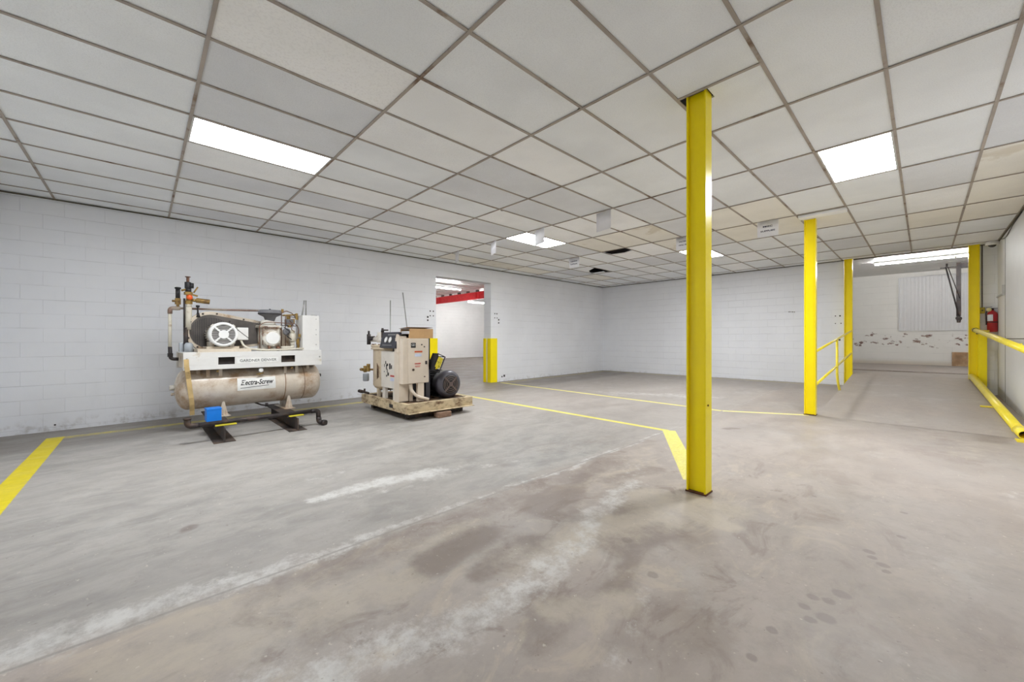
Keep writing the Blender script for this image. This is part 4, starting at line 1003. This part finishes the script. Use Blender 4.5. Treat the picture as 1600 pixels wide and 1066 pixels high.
for k in range(5):
    t0, t1 = a_+.035*k, a_+.035*(k+1); q = lambda t, z: W(tx_+.262*math.cos(t), ty_+.262*math.sin(t), z)
    m.quad(q(t0, -.72+.01*k), q(t1, -.72+.01*(k+1)), q(t1, -.42-.02*k), q(t0, -.42-.01*k))
P2('oil_streak', 'deck_rust', m, parent=st_)
# piping on top of the tank
m = MB(); m.tube([W(-6.95, 3.05, .0), W(-6.40, 3.08, -.02)], .045, 16); m.cyl(W(-6.62, 3.07, -.06), W(-6.62, 3.07, .12), .05, seg=16, bev=.006); P2('discharge_pipe', 'cab_light', m)
m = MB(); m.cyl(W(-6.98, 3.02, -.10), W(-6.98, 3.02, .09), .035, seg=12, bev=.004); m.cyl(W(-6.98, 3.02, .09), W(-6.98, 3.02, .15), .018, seg=10); m.cyl(W(-6.93, 3.02, .01), W(-6.80, 3.04, .015), .04, seg=14); P2('check_valve', 'black_iron', m)
m = MB(); m.cyl(W(-6.74, 3.1, .03), W(-6.62, 3.1, .08), .05, seg=14, bev=.005); m.cyl(W(-6.7, 3.15, -.1), W(-6.7, 3.15, .03), .03, seg=12); P2('minimum_pressure_valve', 'guard_beige', m)
m = MB(); m.cyl(W(-6.42, 3.02, -.02), W(-6.42, 3.02, .12), .024, seg=12); m.tube([W(-6.42, 3.02, .10), W(-6.40, 3.02, .155), (W(-6.22, 3.02, .15))], .012, 8, fillet=.02); m.cyl(W(-6.42, 3.02, .12), W(-6.42, 3.02, .19), .03, .018, 12); P2('relief_valve', 'black_iron', m)
m = MB(); m.lathe([(.05, 0), (.055, .02), (.055, .12), (.03, .15)], W(-6.42, 3.05, -.10), (.15, 0, 1), 16); P2('small_filter', 'glass_grey', m)
# regulator and glass bowl on the left
m = MB(); m.tube([W(-6.96, 3.2, -.57), W(-7.30, 3.02, -.57)], .017, 10); m.hex(W(-7.07, 3.05, -.60), W(-7.07, 3.05, -.46), .035); m.hex(W(-7.25, 3.02, -.575), W(-7.33, 3.02, -.575), .032); m.cyl(W(-7.17, 3.03, -.62), W(-7.17, 3.03, -.5), .03, seg=12); P2('regulator', 'brass', m)
m = MB(); m.lathe([(.045, 0), (.055, .01), (.055, .12), (.05, .14)], W(-7.13, 3.03, -.78), (0, 0, 1), 18); P2('glass_bowl', 'glass_grey', m)
m = MB(); m.tube([W(-6.95, 3.0, -.985), W(-7.35, 3.0, -.985)], .02, 10); m.hex(W(-7.22, 3.0, -.985), W(-7.30, 3.0, -.985), .034); m.cyl(W(-7.12, 3.0, -.97), W(-7.12, 3.0, -.92), .018, seg=8); m.cyl(W(-7.34, 3.0, -.985), W(-7.37, 3.0, -.985), .03, seg=10); P2('drain_valve', 'black_iron', m)
# labelled side panel, corner post, gauge panel
m = MB(); B(m, -6.40, -5.875, 2.985, 3.10, -.815, -.205); sp_ = P2('side_cover', 'cab_light', m, .004)
for X in (-6.33, -5.95):
    m = MB(); B(m, X-.05, X+.05, 3.0, 3.05, ST, -.815); P2('leg', 'cab_light', m)
m = MB()
rr = random.Random(5)
for (X, z, w_, h_) in ((-6.24, -.42, .03, .05), (-6.19, -.45, .05, .04), (-6.21, -.51, .03, .08), (-6.16, -.61, .05, .05), (-6.21, -.63, .03, .03), (-6.29, -.56, .02, .02), (-6.18, -.56, .02, .06), (-6.28, -.47, .02, .05)): B(m, X, X+w_, 2.983, 2.985, z, z+h_)
B(m, -6.10, -6.05, 2.983, 2.985, -.50, -.405); B(m, -6.035, -6.0, 2.983, 2.985, -.49, -.43)
P2('decal', 'letter_black', m, parent=sp_)
m = MB(); B(m, -6.06, -5.92, 2.983, 2.985, -.62, -.595); P2('decal', 'safety_red', m, parent=sp_)
m = MB(); B(m, -6.06, -5.93, 2.983, 2.985, -.69, -.64); P2('decal', 'pale_blue', m, parent=sp_)
m = MB(); m.prism([(-5.86, ST), (-5.705, ST), (-5.705, .055), (-5.74, .075), (-5.79, .08), (-5.86, -.10)], .012, axes(W(G2.x*0, 0, 0)*0+Vector((-G2.x, 2.955+.012-G2.y, ZC-G2.z)), (1, 0, 0), (0, 0, 1)))
B(m, -5.717, -5.705, 2.967, 3.12, ST, .055); B(m, -5.86, -5.705, 2.945, 3.12, ST, ST+.008); B(m, -5.78, -5.705, 2.967, 3.12, .045, .055)
P2('corner_post', 'cab_beige', m, .001)
Rx = Matrix.Rotation(math.radians(-16), 3, 'X')
m = MB(); m.cbox(W(-6.06, 2.985, -.02), (.56, .05, .27), Rx); gp = P2('gauge_panel', 'panel_navy', m, .004)
nv = Rx @ Vector((0, -1, 0))
up = Rx @ Vector((0, 0, 1))
cpt = W(-6.06, 2.985, -.02)+nv*.025
for X in (-.09, .06):
    m = MB(); m.cyl(cpt+Vector((X, 0, 0))+up*.0, cpt+Vector((X, 0, 0))+nv*.012, .052, seg=28); g_ = P2('pressure_gauge', 'galv', m, parent=gp)
    m = MB(); m.cyl(cpt+Vector((X, 0, 0))+nv*.012, cpt+Vector((X, 0, 0))+nv*.014, .044, seg=28); P2('dial', 'white_label', m, parent=gp)
m = MB(); m.cbox(cpt+Vector((.05, 0, 0))+up*.088, (.26, .002, .016), Rx); m.cbox(cpt+Vector((-.02, 0, 0))-up*.09, (.34, .002, .008), Rx); P2('panel_print', 'galv', m, parent=gp)
m = MB(); B(m, -6.28, -5.86, 3.06, 3.4, -.15, .05); P2('instrument_housing', 'cab_beige', m, .003)
m = MB(); m.tube([W(-6.02, 3.05, -.14), W(-6.02, 3.05, -.205)], .04, 12); P2('duct', 'black_iron', m)
# control cabinet
m = MB(); B(m, -5.86, -5.60, 2.965, 3.432, -.712, .012); cb_ = P2('control_cabinet', 'cab_beige', m, .005)
m = MB(); B(m, -5.598, -5.586, 3.055, 3.425, -.70, -.005); dr = P2('cabinet_door', 'cab_beige', m, .003)
def D(m, Y0, Y1, z0, z1, t=.0015): return B(m, -5.586, -5.586+t, Y0, Y1, z0, z1)
m = MB(); D(m, 3.10, 3.185, -.14, -.06); d1 = P2('decal', 'letter_black', m, parent=dr)
m = MB(); text_mb(m, 'GD', .05, W(-5.584, 3.142, -.095), (0, 1, 0), (0, 0, 1), width=.06); P2('lettering', 'white_label', m, parent=dr)
m = MB(); D(m, 3.165, 3.305, -.215, -.19); P2('decal', 'safety_orange', m, parent=dr)
m = MB(); D(m, 3.17, 3.29, -.28, -.235); P2('decal', 'pale_blue', m, parent=dr)
m = MB(); text_mb(m, 'DANGER', .03, W(-5.584, 3.22, -.395), (0, 1, 0), (0, 0, 1), width=.11, bold=.001); P2('lettering', 'safety_red', m, parent=dr)
m = MB(); D(m, 3.17, 3.27, -.435, -.428); D(m, 3.18, 3.26, -.45, -.444); P2('decal', 'safety_red', m, parent=dr)
for Y, z, r_ in ((3.14, -.49, .018), (3.29, -.09, .010), (3.34, -.125, .009), (3.345, -.61, .009)):
    m = MB(); m.cyl(W(-5.586, Y, z), W(-5.572, Y, z), r_, seg=14); P2('knob', 'black_iron', m, parent=dr)
m = MB(); B(m, -5.59, -5.568, 3.36, 3.385, -.41, -.355); P2('latch', 'black_iron', m, parent=dr)
m = MB(); B(m, -5.66, -5.60, 3.235, 3.345, ST, -.712); P2('leg', 'cab_beige', m, .002)
m = MB(); B(m, -5.84, -5.70, 3.14, 3.2, ST, -.712); P2('leg', 'cab_beige', m, .002)
m = MB(); m.tube([W(-5.64, 3.11, -.70), W(-5.63, 3.12, -.80), W(-5.60, 3.20, -.92), W(-5.55, 3.40, -.985)], .026, 12, fillet=.08); P2('conduit', 'cab_beige', m)
m = MB(); m.tube([W(-5.78, 3.05, -.70), W(-5.78, 3.05, -.98)], .03, 12); P2('conduit', 'cab_beige', m)
m = MB(); B(m, -5.78, -5.70, 3.44, 3.52, ST, .03); P2('support_post', 'panel_navy', m, .003)
# motor
mc = W(-5.60, 3.86, -.775)
m = MB(); m.lathe([(.19, .75), (.21, .72), (.215, .12), (.225, .10)], mc, (-1, 0, 0), 36)
for k in range(28):
    a = 2*PI*k/28; M = Matrix.Translation(mc) @ Matrix.Rotation(a, 4, 'X'); m.box(-.68, -.14, -.004, .004, .21, .232, M)
mo = P2('motor_body', 'motor_dark', m)
m = MB(); m.lathe([(.236, .20), (.238, .06), (.225, .02), (.19, -.005), (.165, -.01)], mc, (-1, 0, 0), 44); P2('fan_cover', 'motor_grey', m, parent=mo)
m = MB(); m.lathe([(.165, .0), (.16, .014), (.05, .018)], mc, (1, 0, 0), 36); P2('end_grille', 'motor_dark', m, parent=mo)
m = MB()
for a in (45, 135, 225, 315):
    M = Matrix.Translation(mc) @ Matrix.Rotation(math.radians(a), 4, 'X'); m.box(.012, .024, -.014, .014, .02, .165, M)
m.cyl(mc+Vector((.01, 0, 0)), mc+Vector((.028, 0, 0)), .04, seg=20); P2('cover_rib', 'motor_brown', m, parent=mo)
for R_ in (.075, .11, .14):
    m = MB(); m.lathe([(R_-.004, .012), (R_-.004, .02), (R_+.004, .02), (R_+.004, .012)], mc, (1, 0, 0), 32, closed=False); P2('guard_ring', 'motor_brown', m, parent=mo)
m = MB(); m.box(mc.x-.6, mc.x-.10, mc.y-.17, mc.y+.17, W(0, 0, ST-.012).z, W(0, 0, ST+.035).z); m.box(mc.x-.55, mc.x-.15, mc.y+.20, mc.y+.29, mc.z-.08, mc.z+.1); P2('motor_foot', 'motor_dark', m, .004, parent=mo)
m = MB(); B(m, -6.60, -5.92, 3.3, 3.62, ST, -.45); m.lathe([(.16, 0), (.18, .02), (.18, .3), (.15, .33)], W(-6.22, 3.84, -.775), (-1, 0, 0), 28); P2('airend', 'motor_dark', m, .01)
m = MB(); B(m, -6.5, -5.7, 3.66, 4.1, ST-.012, ST+.01); P2('drip_tray', 'deck_rust', m, .003)

# loose things on and by the skid machine
def W2(X, Y, z): return Vector((X, Y, ZC+z))
r = thing('cardboard_box', 'open brown cardboard box on top of the beige control cabinet', 'cardboard box', W2(-5.75, 3.30, .0128), 0)
m = MB(); a, b_, h_, t_ = .15, .215, .155, .004
m.box(-a, a, -b_, b_, 0, t_); m.box(a-t_, a, -b_, b_, t_, h_); m.box(-a, -a+t_, -b_, b_, t_, h_); m.box(-a+t_, a-t_, -b_, -b_+t_, t_, h_*.45); m.box(-a+t_, a-t_, b_-t_, b_, t_, h_)
m.build('carton', 'cardboard', r)
m = MB(); m.box(-a-.01, a, -b_-.02, b_, h_+.012, h_+.016, Matrix.Rotation(-.05, 4, 'Y')); m.build('flap', 'cardboard_dark', r)
m = MB(); m.box(-a*.8, a*.8, -b_+.0, -b_+.09, t_+.002, h_*.75); m.build('contents', 'paper', r)
r = thing('metal_rod', 'upright thin grey rod rising behind the gauge panel of the skid machine', 'metal rod', W2(-7.02, 3.46, -1.0), group='thin grey rods behind the skid machine')
m = MB(); m.cyl((0, 0, 0), (.0, .0, 1.74), .0095, seg=10); m.build('rod', 'galv', r)
r = thing('metal_rod', 'leaning thin grey rod rising behind the beige control cabinet', 'metal rod', W2(-6.40, 3.635, -1.0), group='thin grey rods behind the skid machine')
m = MB(); m.cyl((0, 0, 0), (-.46, 0, 1.89), .0095, seg=10); m.build('rod', 'galv', r)
# tilted black basket on the motor
r = thing('plastic_basket', 'black plastic basket with a yellow label tipped against the cabinet above the motor', 'basket', W2(-5.62, 3.585, -.40), 0)
r.rotation_euler = (math.radians(-24), 0, math.radians(-4))
m = MB(); a, b_, h_ = .10, .075, .145; e = .012
for z in (-h_, h_-e):
    m.box(-a, a, -b_, -b_+e, z, z+e); m.box(-a, a, b_-e, b_, z, z+e); m.box(-a, -a+e, -b_, b_, z, z+e); m.box(a-e, a, -b_, b_, z, z+e)
for x in (-a, a-e):
    for y in (-b_, b_-e): m.box(x, x+e, y, y+e, -h_, h_)
for k in range(1, 6): m.box(a-e, a-.004, -b_, b_, -h_+.045*k, -h_+.045*k+.006)
m.box(-a, -a+.004, -b_, b_, -h_, h_); m.box(-a, a, -b_+.001, -b_+.005, -h_, h_)
m.build('basket', 'rubber_black', r)
m = MB(); m.box(a-.003, a+.001, -b_*.62, b_*.62, -h_*.55, h_*.7); m.build('label', 'yellow_label', r)
r = thing('timber_block', 'short scrap timber block wedged under the front of the rusty skid', 'wood block', (-5.36, 3.57, floor_z(-5.36, 3.57)), math.radians(4))
m = MB(); m.box(-.09, .05, -.14, .12, 0, .088); m.build('block', 'wood_block', r, .014)

# ---------------------------------------------------------------- dock room beyond the ramp doorway
DC = ZC+2.14
mb = MB(); mb.box(-4, 4, 18, 18.2, 0, DC+.2); struct('wall_dock_back', mb, 'block_wall_far')
mb = MB(); mb.box(-4.2, -4, YB+.22, 18.2, 0, DC+.2); struct('wall_dock_left', mb, 'room_wall_y')
mb = MB(); mb.box(4, 4.2, YB+.22, 18.2, 0, DC+.2); struct('wall_dock_right', mb, 'room_wall_y')
mb = MB(); mb.box(-4.2, XL-.3+4.7, YB+.02, YB+.22, 0, .1); mb.bm.free() if False else None
mb = MB(); mb.box(1.2, 4.2, YB+.02, YB+.22, 0, DC+.2); struct('wall_dock_front', mb, 'room_wall_y')
mb = MB(); mb.box(-4.2, 4.2, YB+.1, 18.2, DC, DC+.1)
for y in (13.6, 14.9, 16.2, 17.4): mb.box(-4, 4, y-.004, y+.004, DC-.002, DC)
struct('ceiling_dock', mb, 'white_gloss')
# ribbed steel sheet closing an old opening
mat('sheet_white', (234, 235, 236), .4, var=.02)
r = thing('ribbed_panel', 'white ribbed metal sheet covering an opening in the far dock wall', 'wall panel', (.35, 17.99, ZC+.28))
m = MB(); nrib = 22; x0, x1 = -.90, .95; hh = 1.70
pts = []
for k in range(nrib):
    xa = x0+(x1-x0)*k/nrib; wv = (x1-x0)/nrib
    pts += [(xa, 0), (xa+wv*.12, -.008), (xa+wv*.38, -.008), (xa+wv*.5, 0)]
pts.append((x1, 0))
for (a, b_), (c_, d_) in zip(pts, pts[1:]): m.quad((a, b_-.006, 0), (c_, d_-.006, 0), (c_, d_-.006, hh), (a, b_-.006, hh))
m.box(x0, x1, -.004, .0, 0, hh); m.build('sheet', 'sheet_white', r)
m = MB(); m.box(x0-.02, x1+.02, -.03, 0, -.02, 0); m.box(x0-.02, x0, -.03, 0, 0, hh); m.box(x0-.02, x1+.02, -.03, 0, hh, hh+.02); m.build('trim', 'sheet_white', r)
r = thing('strip_light', 'long lit fluorescent strip on the ceiling of the dock room', 'strip light', (.35, 14.8, DC-.001))
m = MB(); m.box(-1.3, 1.7, -.022, .022, -.045, 0); m.build('housing', 'white_gloss', r)
for q, (xa, xb) in enumerate(((-1.28, .18), (.22, 1.68))):
    m = MB(); m.cyl((xa, -.0, -.075), (xb, -.0, -.075), .021, seg=12); m.build('tube', 'tube_glow', r)
r = thing('dock_arm', 'dark folding metal arm hanging from the dock room ceiling', 'lamp arm', (.67, 16.6, DC))
m = MB(); m.box(-.35, .16, -.02, .02, -.13, -.10); m.box(.04, .18, -.05, .05, -.15, -.03); m.box(-.04, .04, -.03, .03, -.12, 0); m.cyl((-.22, 0, -.09), (-.22, 0, 0), .02, seg=8); m.build('bracket', 'black_iron', r, .002)
m = MB(); m.box(-.045, .045, -.03, .03, -1.50, -.10); m.build('arm', 'black_iron', r, .003)
m = MB(); m.cyl((-.24, -.03, -.10), (.0, -.04, -1.48), .017, seg=10); m.cyl((-.20, -.03, -.10), (.02, -.04, -1.0), .010, seg=8); m.build('brace_rod', 'black_iron', r)
m = MB(); m.lathe([(.045, -.04), (.06, -.02), (.06, .03), (.03, .05)], (0, -.02, -1.56), (.2, -1, -.3), 16); m.cyl((0, 0, -1.5), (0, -.01, -1.58), .03, seg=10); m.cyl((0, -.02, -1.60), (0, -.02, -1.68), .045, .035, 12); m.build('lamp_head', 'black_iron', r)
mat('stained_ply', (176, 142, 108), .85, var=.3, scale=5, dirt=(196, 176, 146), dirt_amt=.42, dirt_scale=4, edge=.12)
mb = MB(); mb.box(-.13, .42, -.05, 0, 0, .42)
bp_ = mb.build('stained_board', 'stained_ply', org=None); bp_.location = (.72, 17.985, RZ1+.026)
tag(bp_, 'brown water-stained board low against the far dock wall', 'board')

# ---------------------------------------------------------------- larger room seen through the side doorway
RXa, RZc = -21.4, ZC+2.70
mb = MB(); mb.box(-21.6, XL-.305, -2, 24, -.05, floor_z(XL, 6.3)); struct('floor_side_room', mb, 'ramp_concrete')
mb = MB(); mb.box(-21.6, -21.4, -2, 24, 0, RZc+.2); struct('wall_side_room', mb, 'room_wall_y')
mb = MB(); mb.box(-21.6, XL-.3, 24, 24.2, 0, RZc+.2); mb.box(-21.6, XL-.3, -2.2, -2, 0, RZc+.2); struct('wall_side_ends', mb, 'room_wall_y')
mb = MB(); mb.box(XL-.6, XL-.3, -2, D0-.02, 0, RZc+.2) ; mb.box(XL-.6, XL-.3, D1+.02, 24, 0, RZc+.2); mb.box(XL-.6, XL-.3, D0-.02, D1+.02, DZ+.02, RZc+.2)
mb.bm.free()
mb = MB(); mb.box(XL-.302, XL-.3, YB+.22, 24, 0, RZc+.2); mb.box(XL-.302, XL-.3, -2, YN-.2, 0, RZc+.2); mb.box(XL-.302, XL-.30, -2, 24, H, RZc+.2); struct('wall_side_partition', mb, 'room_wall_y')
mb = MB()
x = -21.4
while x < XL-.35:
    mb.box(x, x+.55, -2, 24, RZc, RZc+.02); mb.box(x+.55, x+.70, -2, 24, RZc+.04, RZc+.06); mb.box(x+.55, x+.56, -2, 24, RZc, RZc+.05); mb.box(x+.69, x+.70, -2, 24, RZc, RZc+.05)
    x += .70
struct('ceiling_side_room', mb, 'white_gloss')
r = thing('red_beam', 'red steel roof beam crossing the bright room behind the side doorway', 'beam', (-15, 13.4, ZC+2.2))
m = MB(); m.box(-6.4, 6.2, -.10, .10, 0, .018); m.box(-6.4, 6.2, -.10, .10, .362, .38); m.box(-6.4, 6.2, -.006, .006, .018, .362); m.build('beam', 'beam_red', r)
for x in (-1.9, -1.65, 2.2, -5.5):
    m = MB(); m.box(x-.008, x+.008, -.095, .095, .018, .362); m.build('stiffener', 'beam_red', r)
m = MB()
for k in range(14): m.box(-6.2+.85*k, -6.2+.85*k+.2, -.04, .04, .381, RZc-ZC-2.2); 
m.build('seat', 'guard_mesh', r)
def strip(x, y0, y1, z, lab):
    r = thing('strip_light', lab, 'strip light', (x, (y0+y1)/2, z), group='strip lights in the side room')
    L = (y1-y0)/2
    m = MB(); m.box(-.06, .06, -L, L, .02, .06); m.box(-.005, .005, -L+.2, -L+.21, .06, RZc-z+.02); m.box(-.005, .005, L-.21, L-.2, .06, RZc-z+.02); m.build('housing', 'white_gloss', r)
    m = MB(); m.cyl((0, -L+.03, 0), (0, L-.03, 0), .028, seg=12); m.build('tube', 'tube_glow_side', r)
strip(-16.1, 9.3, 11.75, ZC+2.5, 'lit strip light seen high in the side doorway, in front of the red beam')
strip(-18.0, 13.62, 15.9, ZC+2.14, 'lit strip light seen just under the red beam through the side doorway')
strip(-13.5, 4.0, 6.6, ZC+2.5, 'added strip light in the side room, out of view left of the doorway')  # unseen lamp added to brighten the side room
strip(-13.5, 15.0, 17.6, ZC+2.5, 'added strip light in the side room, out of view right of the doorway')  # second out-of-view tube, added for more light beyond the doorway
